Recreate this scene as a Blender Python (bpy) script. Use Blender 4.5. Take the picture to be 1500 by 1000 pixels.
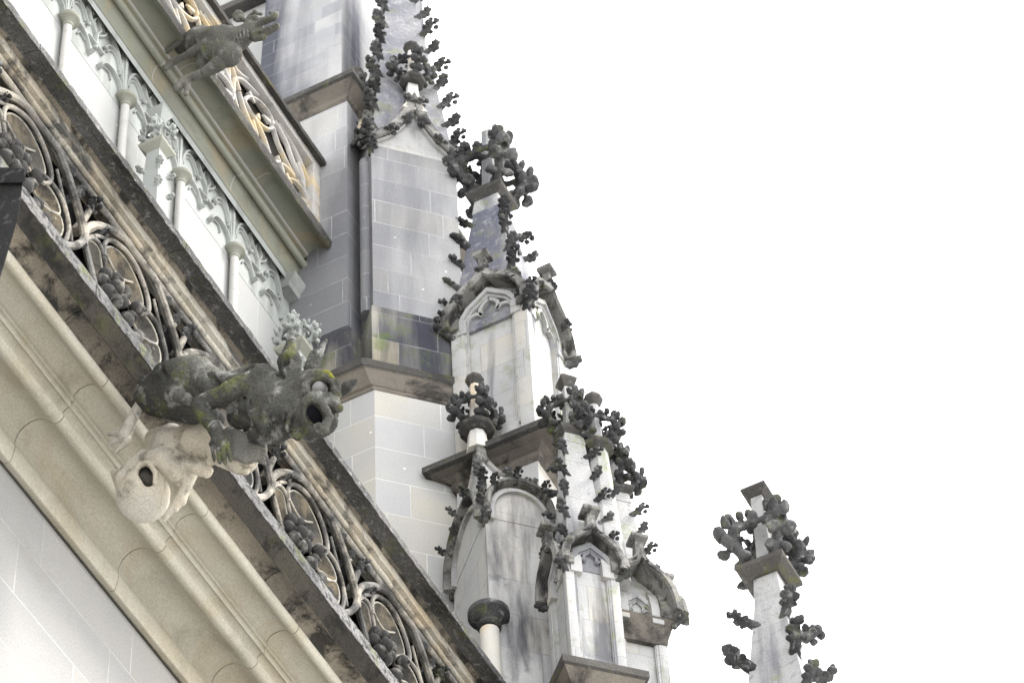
import bpy, bmesh, math, random
import numpy as np
from mathutils import Vector, Matrix, noise
PI=math.pi; R=math.radians
for o in list(bpy.data.objects): bpy.data.objects.remove(o)
sc=bpy.context.scene; col=sc.collection
# ------------------------------------------------------------------ camera
F=5134.0; AZ,EL,RO=0.425667,0.892563,0.0620483
fw=Vector((math.cos(EL)*math.cos(AZ),math.cos(EL)*math.sin(AZ),math.sin(EL)))
r0=Vector((math.sin(AZ),-math.cos(AZ),0)); d0=fw.cross(r0)
cr,sr=math.cos(RO),math.sin(RO)
rx=r0*cr+d0*sr; dn=r0*(-sr)+d0*cr
CAM=Vector((0,0,1.6))
cd=bpy.data.cameras.new('camera'); cam=bpy.data.objects.new('camera',cd); col.objects.link(cam)
cd.sensor_width=36; cd.lens=36*F/1500; cd.clip_start=.1; cd.clip_end=3000
M3=Matrix((rx,-dn,-fw)).transposed()
cam.matrix_world=Matrix.Translation(CAM)@M3.to_4x4()
cd.dof.use_dof=True; cd.dof.focus_distance=22.5; cd.dof.aperture_fstop=5.0
sc.camera=cam
# ------------------------------------------------------------------ world / sun / exposure
SUN_EL,SUN_AZ=R(52),R(-62)      # azimuth measured from +X, negative = outward side of the wall
w=bpy.data.worlds.new('World'); sc.world=w; w.use_nodes=True
nt=w.node_tree; bg=nt.nodes['Background']
sky=nt.nodes.new('ShaderNodeTexSky'); sky.sky_type='NISHITA'; sky.sun_disc=False
sky.sun_elevation=SUN_EL; sky.sun_rotation=PI/2-SUN_AZ; sky.air_density=1.0; sky.dust_density=4.0
hs=nt.nodes.new('ShaderNodeHueSaturation'); hs.inputs['Saturation'].default_value=.12
mx=nt.nodes.new('ShaderNodeMix'); mx.data_type='RGBA'; mx.inputs[0].default_value=.75
mx.inputs[7].default_value=(9.9,9.9,10.0,1)      # even white cloud deck
nt.links.new(sky.outputs[0],hs.inputs['Color']); nt.links.new(hs.outputs[0],mx.inputs[6]); nt.links.new(mx.outputs[2],bg.inputs[0])
bg.inputs[1].default_value=.13
sl=bpy.data.lights.new('sun','SUN'); sl.energy=2.0; sl.angle=R(16); sl.color=(1,.96,.9)
so=bpy.data.objects.new('sun',sl); col.objects.link(so)
sd=Vector((math.cos(SUN_EL)*math.cos(SUN_AZ),math.cos(SUN_EL)*math.sin(SUN_AZ),math.sin(SUN_EL)))
so.rotation_euler=sd.to_track_quat('Z','Y').to_euler()
sc.view_settings.view_transform='Standard'; sc.view_settings.look='None'
sc.view_settings.exposure=1.66; sc.view_settings.gamma=1
# ------------------------------------------------------------------ helpers
def at(px,py,ax,val):           # point of the photo's ray that lies on the plane X/Y/Z = val
    v=fw+rx*((px-750)/F)+dn*((py-500)/F); i='XYZ'.index(ax)
    return CAM+v*((val-CAM[i])/v[i])
def tag(o,label=None,cat=None,group=None,kind=None):
    if label: o['label']=label
    if cat: o['category']=cat
    if group: o['group']=group
    if kind: o['kind']=kind
    return o
def empty(name,loc,label,cat,group=None,rz=0):
    o=bpy.data.objects.new(name,None); col.objects.link(o); o.location=loc; o.rotation_euler.z=rz
    o.empty_display_size=.2
    return tag(o,label,cat,group)
class MB:
    def __init__(s,T=None): s.v=[]; s.f=[]; s.T=T or Matrix.Identity(4)
    def add(s,vs,fs):
        b=len(s.v); s.v+=[s.T@Vector(p) for p in vs]; s.f+=[[i+b for i in f] for f in fs]
    def box(s,x0,x1,y0,y1,z0,z1):
        s.add([(x,y,z) for z in(z0,z1) for y in(y0,y1) for x in(x0,x1)],[(0,2,3,1),(4,5,7,6),(0,1,5,4),(1,3,7,5),(3,2,6,7),(2,0,4,6)])
    def loft(s,rings,cap=True,closed=True):
        n=len(rings[0]); vs=[p for r in rings for p in r]; fs=[]
        for i in range(len(rings)-1):
            for j in range(n if closed else n-1):
                a=i*n+j; b=i*n+(j+1)%n; fs.append((a,b,b+n,a+n))
        if cap: fs+=[tuple(range(n))[::-1],tuple(range((len(rings)-1)*n,len(rings)*n))]
        s.add(vs,fs)
    def sq(s,levels,cx=0,cy=0):   # stacked square rings: (half width, z)
        s.loft([[(cx-h,cy-h,z),(cx+h,cy-h,z),(cx+h,cy+h,z),(cx-h,cy+h,z)] for h,z in levels])
    def poly(s,levels,n,rot=0,cx=0,cy=0):
        s.loft([[(cx+r*math.cos(rot+2*PI*k/n),cy+r*math.sin(rot+2*PI*k/n),z) for k in range(n)] for r,z in levels])
    def tube(s,pts,r,n=8,closed=False):
        pts=[Vector(p) for p in pts]; m=len(pts); rs=r if isinstance(r,(list,tuple)) else [r]*m
        rings=[]; up=None
        for i,p in enumerate(pts):
            t=((pts[(i+1)%m] if closed or i<m-1 else p)-(pts[i-1] if closed or i>0 else p)).normalized()
            if up is None: up=t.orthogonal().normalized()
            up=(up-t*up.dot(t)).normalized(); sd_=t.cross(up)
            rings.append([p+(up*math.cos(a)+sd_*math.sin(a))*rs[i] for a in [2*PI*k/n for k in range(n)]])
        if closed: rings.append(rings[0])
        s.loft(rings,cap=not closed)
    def sweep(s,pts,prof,nrm,closed=False):   # profile (a across, b along normal) swept on a path lying in the plane of nrm
        pts=[Vector(p) for p in pts]; N=Vector(nrm).normalized(); m=len(pts); rings=[]
        for i,p in enumerate(pts):
            a=(p-pts[i-1]).normalized() if (closed or i>0) else None
            b=(pts[(i+1)%m]-p).normalized() if (closed or i<m-1) else None
            t=(a or b) if not(a and b) else (a+b).normalized()
            side=N.cross(t).normalized()
            k=1/max(.45,abs(t.dot(b or a)))
            rings.append([p+side*(u*k)+N*v for u,v in prof])
        if closed: rings.append(rings[0])
        s.loft(rings,cap=not closed)
    def blob(s,c,r,n=8,sq=(1,1,1)):
        rings=[]
        for i in range(1,n):
            th=PI*i/n
            rings.append([(c[0]+r*sq[0]*math.sin(th)*math.cos(a),c[1]+r*sq[1]*math.sin(th)*math.sin(a),c[2]+r*sq[2]*math.cos(th)) for a in [2*PI*k/(n+2) for k in range(n+2)]])
        s.loft(rings)
    def mesh(s,name,mat,smooth=35,bevel=0):
        me=bpy.data.meshes.new(name); me.from_pydata([tuple(p) for p in s.v],[],s.f)
        bm=bmesh.new(); bm.from_mesh(me); bmesh.ops.recalc_face_normals(bm,faces=bm.faces)
        if bevel:
            es=[e for e in bm.edges if len(e.link_faces)==2 and e.calc_face_angle(0)>R(40)]
            bmesh.ops.bevel(bm,geom=es,offset=bevel,segments=2,affect='EDGES',profile=.6,clamp_overlap=True)
        bm.to_mesh(me); bm.free()
        if smooth:
            for p in me.polygons: p.use_smooth=True
            me.set_sharp_from_angle(angle=R(smooth))
        me.materials.append(mat); return me
    def build(s,name,mat,parent=None,smooth=35,bevel=0,loc=None):
        o=bpy.data.objects.new(name,s.mesh(name,mat,smooth,bevel)); col.objects.link(o)
        if loc is not None: o.location=loc
        if parent is not None: o.parent=parent
        return o
def inst(me,name,parent,loc,rz=0,sc_=1,tilt=0):
    o=bpy.data.objects.new(name,me); col.objects.link(o); o.parent=parent; o.location=loc
    o.rotation_euler=(0,tilt,rz); o.scale=(sc_,)*3 if not hasattr(sc_,'__len__') else sc_
    return o
def arc(cx,cz,r,a0,a1,n=12,rz=None): return [(cx+r*math.cos(R(a0+(a1-a0)*i/n)),cz+(rz or r)*math.sin(R(a0+(a1-a0)*i/n))) for i in range(n+1)]
def smooth_path(p,n=4,closed=False):
    out=[]; m=len(p); P=[Vector(q) for q in p]
    for i in range(m if closed else m-1):
        a,b,c,d=[P[(i+k)%m] if closed else P[min(max(i+k,0),m-1)] for k in(-1,0,1,2)]
        for j in range(n):
            t=j/n; out.append(.5*((2*b)+(c-a)*t+(2*a-5*b+4*c-d)*t*t+(3*b-a-3*c+d)*t**3))
    if not closed: out.append(P[-1])
    return out
# ------------------------------------------------------------------ signed distance sculpting
def sd_cone(P,a,b,ra,rb):
    a=np.array(a);b=np.array(b); ab=b-a; t=np.clip(((P-a)@ab)/max(1e-9,ab@ab),0,1)
    return np.linalg.norm(P-a-t[...,None]*ab,axis=-1)-(ra+(rb-ra)*t)
def sd_ell(P,c,r,Rm=None):
    q=P-np.array(c)
    if Rm is not None: q=q@np.array(Rm)
    r=np.array(r,float); k0=np.linalg.norm(q/r,axis=-1); k1=np.linalg.norm(q/(r*r),axis=-1)
    return k0*(k0-1)/np.maximum(k1,1e-9)
def sculpt(prims,h,name,mat,amp=0,fr=8,pad=.06):
    lo=np.array([1e9]*3); hi=-lo
    for p in prims:
        if p[0]=='-c' or p[0]=='-e': continue
        if p[0]=='c':
            for q,r in((p[1],p[3]),(p[2],p[4])): lo=np.minimum(lo,np.array(q)-r); hi=np.maximum(hi,np.array(q)+r)
        else: lo=np.minimum(lo,np.array(p[1])-max(p[2])); hi=np.maximum(hi,np.array(p[1])+max(p[2]))
    lo=lo-pad; hi=hi+pad; n=np.ceil((hi-lo)/h).astype(int)+1
    P=np.stack(np.meshgrid(*[lo[i]+h*np.arange(n[i]) for i in range(3)],indexing='ij'),-1)
    D=np.full(P.shape[:3],1e3)
    for p in prims:
        k=p[-1]; t=p[0]; mg=2*h+2*k
        if t[-1]=='c': l_=np.minimum(np.array(p[1])-p[3],np.array(p[2])-p[4]); h_=np.maximum(np.array(p[1])+p[3],np.array(p[2])+p[4])
        else: l_=np.array(p[1])-max(p[2]); h_=np.array(p[1])+max(p[2])
        i0=np.clip(np.floor((l_-mg-lo)/h).astype(int),0,n); i1=np.clip(np.ceil((h_+mg-lo)/h).astype(int)+1,0,n)
        sl3=tuple(slice(a_,b_) for a_,b_ in zip(i0,i1)); Ps=P[sl3]; Ds=D[sl3]
        if Ds.size==0: continue
        e=sd_cone(Ps,*p[1:5]) if t[-1]=='c' else sd_ell(Ps,p[1],p[2],p[3])
        if t[0]=='-':
            hh=np.clip(.5-.5*(Ds+e)/k,0,1); D[sl3]=Ds*(1-hh)+(-e)*hh+k*hh*(1-hh)
        else:
            hh=np.clip(.5+.5*(Ds-e)/k,0,1); D[sl3]=Ds*(1-hh)+e*hh-k*hh*(1-hh)
    S=D<0; sh=tuple(np.array(D.shape)-1); acc=np.zeros(sh+(3,)); cnt=np.zeros(sh)
    cor=[(i,j,k) for i in(0,1) for j in(0,1) for k in(0,1)]
    def sl_(A,c): return A[c[0]:c[0]+sh[0],c[1]:c[1]+sh[1],c[2]:c[2]+sh[2]]
    for a in cor:
        for b in cor:
            if a<b and sum(abs(x-y) for x,y in zip(a,b))==1:
                va,vb=sl_(D,a),sl_(D,b); m=(va<0)!=(vb<0); t=(va/np.where(m,va-vb,1))[m]
                acc[m]+=np.array(a)+t[:,None]*(np.array(b)-np.array(a)); cnt[m]+=1
    ok=cnt>0; idx=np.full(sh,-1); idx[ok]=np.arange(ok.sum())
    V=(np.argwhere(ok)+acc[ok]/cnt[ok][:,None])*h+lo
    Fc=[]
    m=S[:-1,1:-1,1:-1]!=S[1:,1:-1,1:-1]; I=np.argwhere(m); fl=S[:-1,1:-1,1:-1][m]
    Fc.append((idx[I[:,0],I[:,1],I[:,2]],idx[I[:,0],I[:,1]+1,I[:,2]],idx[I[:,0],I[:,1]+1,I[:,2]+1],idx[I[:,0],I[:,1],I[:,2]+1],fl))
    m=S[1:-1,:-1,1:-1]!=S[1:-1,1:,1:-1]; I=np.argwhere(m); fl=~S[1:-1,:-1,1:-1][m]
    Fc.append((idx[I[:,0],I[:,1],I[:,2]],idx[I[:,0]+1,I[:,1],I[:,2]],idx[I[:,0]+1,I[:,1],I[:,2]+1],idx[I[:,0],I[:,1],I[:,2]+1],fl))
    m=S[1:-1,1:-1,:-1]!=S[1:-1,1:-1,1:]; I=np.argwhere(m); fl=S[1:-1,1:-1,:-1][m]
    Fc.append((idx[I[:,0],I[:,1],I[:,2]],idx[I[:,0]+1,I[:,1],I[:,2]],idx[I[:,0]+1,I[:,1]+1,I[:,2]],idx[I[:,0],I[:,1]+1,I[:,2]],fl))
    faces=[]
    for a,b,c,d,fl in Fc:
        for q in zip(a,b,c,d,fl):
            q4=[int(x) for x in q[:4]]
            if min(q4)>=0: faces.append(q4 if q[4] else q4[::-1])
    me=bpy.data.meshes.new(name); me.from_pydata([tuple(v) for v in V],[],faces); me.update()
    if amp:
        NN=np.empty(len(me.vertices)*3,dtype=np.float32); me.vertices.foreach_get('normal',NN); NN=NN.reshape(-1,3)
        dv=np.array([noise.noise(Vector(v)*fr)+.5*noise.noise(Vector(v)*fr*2.3)+.35*noise.noise(Vector(v)*fr*5.1) for v in V])
        me.vertices.foreach_set('co',(V+NN*(amp*dv)[:,None]).astype(np.float32).ravel())
    me.polygons.foreach_set('use_smooth',[True]*len(me.polygons))
    me.materials.append(mat); me.update(); return me
# ------------------------------------------------------------------ materials
def srgb(r,g,b,k=1.0):
    f=lambda c:((c/255+.055)/1.055)**2.4 if c>10 else c/255/12.92
    return (f(r)*k,f(g)*k,f(b)*k,1)
def stone(name,base,alt,blotch=None,streak=None,moss=None,joints=None,bump=.4,bscale=60,spec=.03,grain=.12,brown=None):
    m=bpy.data.materials.new(name); m.use_nodes=True; n=m.node_tree; N=n.nodes; L=n.links
    b=N['Principled BSDF']; b.inputs['Roughness'].default_value=.88; b.inputs['Specular IOR Level'].default_value=spec
    geo=N.new('ShaderNodeNewGeometry'); P=geo.outputs['Position']
    def nz(scale,detail=4,vec=None,dist=0,rough=.55):
        t=N.new('ShaderNodeTexNoise'); t.inputs['Scale'].default_value=scale; t.inputs['Detail'].default_value=detail
        t.inputs['Roughness'].default_value=rough; t.inputs['Distortion'].default_value=dist
        L.new(vec or P,t.inputs['Vector']); return t.outputs['Fac']
    def ramp(f,a,c):
        t=N.new('ShaderNodeMapRange'); t.inputs[1].default_value=a; t.inputs[2].default_value=c; L.new(f,t.inputs[0]); return t.outputs[0]
    def mul(a,k):
        t=N.new('ShaderNodeMath'); t.operation='MULTIPLY'; L.new(a,t.inputs[0])
        if isinstance(k,(int,float)): t.inputs[1].default_value=k
        else: L.new(k,t.inputs[1])
        return t.outputs[0]
    def mth(op,a,k=0.0):
        t=N.new('ShaderNodeMath'); t.operation=op
        for i,x in enumerate((a,k)):
            if isinstance(x,(int,float)): t.inputs[i].default_value=x
            else: L.new(x,t.inputs[i])
        return t.outputs[0]
    def mix(f,a,c,bt='MIX'):
        t=N.new('ShaderNodeMix'); t.data_type='RGBA'; t.blend_type=bt
        if isinstance(f,(int,float)): t.inputs[0].default_value=f
        else: L.new(f,t.inputs[0])
        for i,x in ((6,a),(7,c)):
            if isinstance(x,tuple): t.inputs[i].default_value=x
            else: L.new(x,t.inputs[i])
        return t.outputs[2]
    c=mix(ramp(nz(1.7,5),.35,.65),base,alt)
    hgt=nz(bscale,6,rough=.65)
    if joints:
        W,H,mort,tints=joints['w'],joints['h'],joints['mortar'],joints['tints']
        cx=N.new('ShaderNodeVectorMath'); cx.operation='CROSS_PRODUCT'; L.new(geo.outputs['True Normal'],cx.inputs[0]); cx.inputs[1].default_value=(0,0,1)
        nn=N.new('ShaderNodeVectorMath'); nn.operation='NORMALIZE'; L.new(cx.outputs[0],nn.inputs[0])
        dt=N.new('ShaderNodeVectorMath'); dt.operation='DOT_PRODUCT'; L.new(nn.outputs[0],dt.inputs[0]); L.new(P,dt.inputs[1])
        sp=N.new('ShaderNodeSeparateXYZ'); L.new(P,sp.inputs[0])
        z=mth('ADD',sp.outputs[2],joints.get('z0',0.0)); row=mth('FLOOR',mth('DIVIDE',z,H))
        wn=N.new('ShaderNodeTexWhiteNoise'); wn.noise_dimensions='1D'; L.new(row,wn.inputs['W'])
        u=mth('ADD',mth('ADD',dt.outputs['Value'],mth('MULTIPLY',wn.outputs['Value'],W)),40.0)
        cell=mth('FLOOR',mth('DIVIDE',u,W))
        fu=mth('SUBTRACT',mth('DIVIDE',u,W),cell); fz=mth('SUBTRACT',mth('DIVIDE',z,H),row)
        eu=mth('MULTIPLY',mth('SUBTRACT',.5,mth('ABSOLUTE',mth('SUBTRACT',fu,.5))),W)
        ez=mth('MULTIPLY',mth('SUBTRACT',.5,mth('ABSOLUTE',mth('SUBTRACT',fz,.5))),H)
        wob=mul(nz(9,3),.006)
        ed=mth('ADD',mth('MINIMUM',eu,ez),mth('SUBTRACT',wob,.003)); js=joints.get('size',.006)
        jm=ramp(ed,js,js*.35)
        cv=N.new('ShaderNodeCombineXYZ'); L.new(cell,cv.inputs[0]); L.new(row,cv.inputs[1])
        w2=N.new('ShaderNodeTexWhiteNoise'); w2.noise_dimensions='2D'; L.new(cv.outputs[0],w2.inputs['Vector'])
        cr_=N.new('ShaderNodeValToRGB'); cr_.color_ramp.interpolation='CONSTANT'; el=cr_.color_ramp.elements
        el[0].color=tints[0]; el[0].position=0; el[1].color=tints[1]; el[1].position=1/len(tints)
        for i in range(2,len(tints)): e=el.new(i/len(tints)); e.color=tints[i]
        L.new(w2.outputs['Value'],cr_.inputs[0])
        c=mix(.75,c,mix(ramp(nz(2.5,5),.3,.75),cr_.outputs[0],c))
        # small plugged lifting hole in the middle of most blocks
        q1=mth('MULTIPLY',mth('SUBTRACT',fu,.5),W); q2=mth('MULTIPLY',mth('SUBTRACT',fz,.5),H)
        dd=mth('SQRT',mth('ADD',mth('MULTIPLY',q1,q1),mth('MULTIPLY',q2,q2)))
        dm=mul(ramp(dd,.013,.008),mth('GREATER_THAN',w2.outputs['Value'],.62))
        c=mix(mul(dm,.55*joints.get('dots',1)),c,srgb(235,235,228))
    if brown:
        c=mix(mul(ramp(nz(2.2,6,dist=.6),.47,.62),brown[1]),c,brown[0])
    if streak:      # rain streaks running down
        mp=N.new('ShaderNodeMapping'); mp.inputs['Scale'].default_value=(streak[2],streak[2],streak[2]*.16); L.new(P,mp.inputs[0])
        f=mul(ramp(nz(1,6,mp.outputs[0],.3),streak[3],streak[3]+.09),streak[1]); c=mix(f,c,streak[0])
    if blotch:
        f=mul(ramp(nz(blotch[2],8,dist=.4,rough=.65),blotch[3],blotch[3]+.12),blotch[1]); c=mix(f,c,blotch[0])
    if moss:
        f=mul(mul(ramp(nz(moss[2],7,rough=.7),.52,.62),ramp(nz(3,3),.45,.6)),moss[1]); c=mix(f,c,moss[0])
    g=ramp(nz(bscale*1.8,3),.3,.7); c=mix(grain,c,mix(g,(0.02,0.02,0.02,1),(.8,.8,.8,1)),'OVERLAY')
    if joints: c=mix(mul(mul(jm,ramp(nz(2.3,4),.30,.62)),joints.get('mix',.8)),c,mort)
    L.new(c,b.inputs['Base Color'])
    bp=N.new('ShaderNodeBump'); bp.inputs['Strength'].default_value=bump; bp.inputs['Distance'].default_value=.012
    hh=mth('ADD',hgt,mul(nz(bscale*.2,4),1.2))
    if joints: hh=mth('SUBTRACT',hh,mul(jm,1.5))
    L.new(hh,bp.inputs['Height']); L.new(bp.outputs[0],b.inputs['Normal'])
    return m
G=lambda v,t=(1,1,1):(v*t[0],v*t[1],v*t[2],1)
J1=dict(w=.62,h=.36,mortar=(.62,.62,.60,1),tints=[G(.40,(1,1,1.0)),G(.35,(.99,1,1.02)),G(.40,(1.03,1,.92)),G(.37,(1,1.01,1)),G(.34,(.98,1,1.04)),G(.39,(1.02,1,.96))],size=.0055)
MAT={}
MAT['wall']=stone('pale_ashlar',G(.30,(1.02,1,.96)),G(.275,(1.01,1,.98)),joints=dict(J1,w=.95,h=.42,mortar=(.44,.44,.42,1),tints=[G(.30,(1.02,1,.96)),G(.275,(1,1,1.0)),G(.31,(1.03,1,.94)),G(.29,(1.01,1,.98))],dots=.6,z0=.05,size=.006),bump=.25,bscale=40,grain=.14,blotch=(G(.22,(1.03,1,.93)),.3,2.5,.56))
MAT['mint']=stone('mint_sandstone',G(.33,(.97,1.01,.98)),G(.28,(.96,1.01,.98)),bump=.15,streak=(G(.17,(.95,1,.95)),.5,5,.53),blotch=(G(.2,(.98,1,.93)),.35,4,.56),grain=.08)
MAT['mintwall']=stone('pale_upper_ashlar',G(.30,(1,1,.98)),G(.275,(.98,1.01,1.0)),joints=dict(J1,w=.6,h=.5,mortar=(.42,.43,.41,1),tints=[G(.305,(1.01,1,.96)),G(.285,(.98,1.01,.99)),G(.315)],dots=1,z0=-.21,size=.005),bump=.15,bscale=40,grain=.08)
MAT['cornice']=stone('cream_cornice',G(.40,(1.06,1,.84)),G(.35,(1.05,1,.85)),blotch=(G(.17,(1.08,1,.78)),.45,1.6,.56),bump=.3,bscale=40,brown=(G(.28,(1.18,1,.70)),.45),grain=.16)
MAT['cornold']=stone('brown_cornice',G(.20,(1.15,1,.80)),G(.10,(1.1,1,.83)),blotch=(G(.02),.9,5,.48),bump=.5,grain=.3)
MAT['cornup']=stone('olive_cornice',G(.24,(1,1.03,.84)),G(.19,(1,1.03,.88)),blotch=(G(.12,(1,1,.85)),.5,2.5,.55),brown=(G(.24,(1.3,1,.6)),.4),bump=.2)
MAT['roll']=stone('pale_roll',G(.43,(1.02,1,.95)),G(.37,(1,1,.97)),blotch=(G(.25,(1.05,1,.85)),.5,5,.57),bump=.15)
MAT['crust']=stone('dark_crust',G(.13,(1.02,1,1)),G(.05),blotch=(G(.36,(1,1,1)),.5,22,.55),moss=(srgb(100,105,55),.4,8),bump=.8,bscale=45,grain=.4)
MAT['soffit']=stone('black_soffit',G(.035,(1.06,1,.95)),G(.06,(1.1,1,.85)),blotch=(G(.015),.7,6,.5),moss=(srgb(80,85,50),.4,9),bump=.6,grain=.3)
MAT['sill']=stone('speckled_sill',G(.22,(1.02,1,1)),G(.09),blotch=(G(.035),.85,20,.48),moss=(srgb(105,110,60),.5,6),bump=.8,bscale=45,grain=.4)
MAT['trac']=stone('old_tracery',G(.22,(1.03,1,.94)),G(.10,(1.02,1,.98)),blotch=(G(.035),.8,5,.47),brown=(G(.40,(1.10,1,.84)),.7),bump=.45,grain=.3)
MAT['rail']=stone('brown_rail',G(.40,(1.05,1,.88)),G(.22,(1.10,1,.82)),blotch=(G(.05),.85,4.5,.50),brown=(G(.33,(1.25,1,.68)),.6),bump=.45,grain=.3)
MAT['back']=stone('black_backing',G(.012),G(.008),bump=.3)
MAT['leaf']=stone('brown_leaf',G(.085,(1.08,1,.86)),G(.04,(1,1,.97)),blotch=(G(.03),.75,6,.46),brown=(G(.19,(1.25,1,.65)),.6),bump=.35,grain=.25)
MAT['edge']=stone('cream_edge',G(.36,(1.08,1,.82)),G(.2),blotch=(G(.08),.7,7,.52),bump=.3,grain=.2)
MAT['grape']=stone('dark_grape',G(.07,(1.02,1,.98)),G(.035),blotch=(G(.26,(1.05,1,.9)),.5,9,.54),bump=.3,grain=.2)
MAT['capmint']=stone('capital_stone',G(.27,(1,1.02,.88)),G(.22,(1,1.02,.85)),bump=.15)
MAT['uptrac']=stone('pale_tracery',G(.44,(1.04,1,.94)),G(.30,(1.02,1,.98)),blotch=(G(.12,(1.05,1,.95)),.55,5,.54),brown=(G(.40,(1.28,1,.58)),.9),bump=.3,grain=.2)
MAT['ashlar']=stone('grey_ashlar',G(.33,(1,1,1.01)),G(.27,(.99,1,1.02)),joints=dict(J1,w=.58,h=.30,mortar=(.45,.45,.45,1),mix=.6,size=.0045,tints=[G(.36,(1,1,1)),G(.29,(.99,1,1.03)),G(.35,(1.03,1,.93)),G(.31,(1,1.01,1)),G(.27,(.98,1,1.05))]),streak=(G(.06,(.92,.97,1.25)),.55,.7,.47),bump=.3,bscale=40)
MAT['ashlow']=stone('tinted_ashlar',G(.38,(1,1,1)),G(.34,(.99,1,1.02)),joints=dict(J1,tints=[G(.38,(1,1,1)),G(.40,(1.07,1.01,.84)),G(.36,(.99,1,1.01)),G(.37,(1,1.01,.97)),G(.40,(1.06,1,.86)),G(.34,(.98,1,1.03))],z0=.1),bump=.15)
MAT['ashdark']=stone('stained_ashlar',G(.32,(1,1,1.01)),G(.22,(.98,1,1.04)),joints=dict(J1,h=.20,w=.42,mortar=(.33,.33,.35,1),tints=[G(.28,(.98,1,1.04)),G(.22,(.97,1,1.08)),G(.34),G(.28)],mix=.45,dots=.3),streak=(G(.03,(.86,.93,1.45)),.85,.7,.475),bump=.35)
MAT['block']=stone('lichened_block',G(.26,(1.04,1,.88)),G(.13,(1.0,1,.95)),joints=dict(J1,h=.33,w=.48,mortar=(.28,.28,.27,1),tints=[G(.30,(1.1,1,.76)),G(.10,(.95,1,1.1)),G(.06,(.9,.95,1.3)),G(.16,(1.0,1,.95))],dots=.5),streak=(G(.03,(.9,.95,1.4)),.85,1.3,.48),moss=(srgb(85,100,50),.5,6),bump=.4)
MAT['coping']=stone('dark_coping',G(.085,(1.05,1,.95)),G(.045,(1.03,1,.98)),blotch=(G(.3,(1,1,.95)),.35,18,.58),moss=(srgb(95,98,52),.5,8),bump=.6,grain=.3)
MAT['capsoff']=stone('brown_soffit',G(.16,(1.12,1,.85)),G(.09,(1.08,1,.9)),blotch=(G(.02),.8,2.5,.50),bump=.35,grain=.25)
MAT['pinn']=stone('pinnacle_stone',G(.37,(1.0,1,.99)),G(.30,(1,1,1.01)),joints=dict(J1,w=.42,h=.33,mortar=(.15,.15,.16,1),tints=[G(.39,(1,1,1.0)),G(.31,(.99,1,1.04)),G(.40,(1.07,1,.86)),G(.34)],dots=0,mix=.55,size=.0045),streak=(G(.035,(.92,.97,1.3)),.7,2.4,.55),moss=(srgb(105,112,65),.35,6),bump=.35)
MAT['stain']=stone('stained_pinnacle',G(.40,(1.01,1,.97)),G(.33,(1,1,1)),joints=dict(J1,w=.42,h=.34,mortar=(.15,.15,.16,1),tints=[G(.42),G(.37,(.99,1,1.03)),G(.40,(1.04,1,.94))],dots=0,mix=.6,size=.0045),streak=(G(.025,(.92,.95,1.35)),.85,2.0,.545),blotch=(G(.05),.7,3.5,.60),bump=.3)
MAT['spire']=stone('spire_stone',G(.26,(1,1,1.04)),G(.16,(.96,.98,1.12)),blotch=(G(.40,(1,1,1)),.5,14,.54),streak=(G(.08,(.90,.94,1.4)),.6,2.5,.5),moss=(srgb(120,125,80),.35,6),bump=.5,grain=.35)
MAT['spirepale']=stone('pale_spire_stone',G(.38),G(.28,(1,1,1.02)),blotch=(G(.15,(1,1,1.05)),.5,12,.54),streak=(G(.08,(.92,.97,1.25)),.6,2.6,.53),moss=(srgb(120,130,75),.5,5),joints=dict(J1,w=9,h=.42,mortar=(.15,.15,.15,1),tints=[G(.36),G(.32),G(.38)],dots=0,mix=.6,size=.004),bump=.35,grain=.25)
MAT['crock']=stone('crocket_stone',G(.11,(1,1,1.02)),G(.035,(.98,1,1.08)),blotch=(G(.36,(1,1,.98)),.55,12,.55),moss=(srgb(98,104,62),.5,7),brown=(G(.03),.6),bump=.8,grain=.35)
MAT['hood']=stone('hood_stone',G(.27,(1.02,1,.95)),G(.09,(1.02,1,.98)),blotch=(G(.025),.85,5,.47),moss=(srgb(95,100,52),.4,8),bump=.45,grain=.3)
MAT['cream']=stone('cream_shaft',G(.48,(1.06,1,.86)),G(.42),blotch=(G(.25,(1.05,1,.9)),.4,8,.58),brown=(G(.42,(1.3,1,.6)),.5),bump=.25)
MAT['garg']=stone('gargoyle_stone',G(.125,(1.0,1,.89)),G(.045,(1,1,.94)),blotch=(G(.36,(1,1,.96)),.5,8,.54),moss=(srgb(98,102,52),.55,6),bump=1.0,bscale=40,grain=.35,brown=(G(.03),.55))
MAT['garg2']=stone('upper_gargoyle_stone',G(.16,(1.02,1,.88)),G(.07,(1,1,.9)),blotch=(G(.30,(1,1,.94)),.5,10,.53),moss=(srgb(85,96,50),.5,9),bump=.8,grain=.35)
MAT['legs']=stone('pale_leg_stone',G(.20,(1.02,1,.88)),G(.10,(1.02,1,.9)),blotch=(G(.06),.6,9,.52),bump=.5,grain=.3)
MAT['lichen']=stone('yellow_lichen',srgb(150,145,45),srgb(80,85,45),blotch=(G(.1),.6,20,.5),bump=.8)
MAT['eye']=stone('eye_stone',G(.26,(1,1,1)),G(.16),blotch=(G(.08),.5,20,.55),bump=.3)
MAT['figure']=stone('figure_stone',G(.46,(1.05,1,.88)),G(.34,(1.05,1,.9)),blotch=(G(.08,(1.05,1,.9)),.75,6,.54),brown=(G(.36,(1.2,1,.7)),.4),bump=.45,grain=.25)
MAT['hollow_shade']=stone('shaded_hollow',G(.2,(1.05,1,.9)),G(.12),bump=.5)
MAT['hole']=stone('throat_shade',G(.012,(.8,.9,1.6)),G(.01),bump=.1)
MAT['ground']=stone('paving',G(.20,(1.05,1,.88)),G(.17),joints=dict(J1,w=.5,h=.5,tints=[G(.2),G(.17),G(.22)],dots=0),bump=.2)
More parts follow.
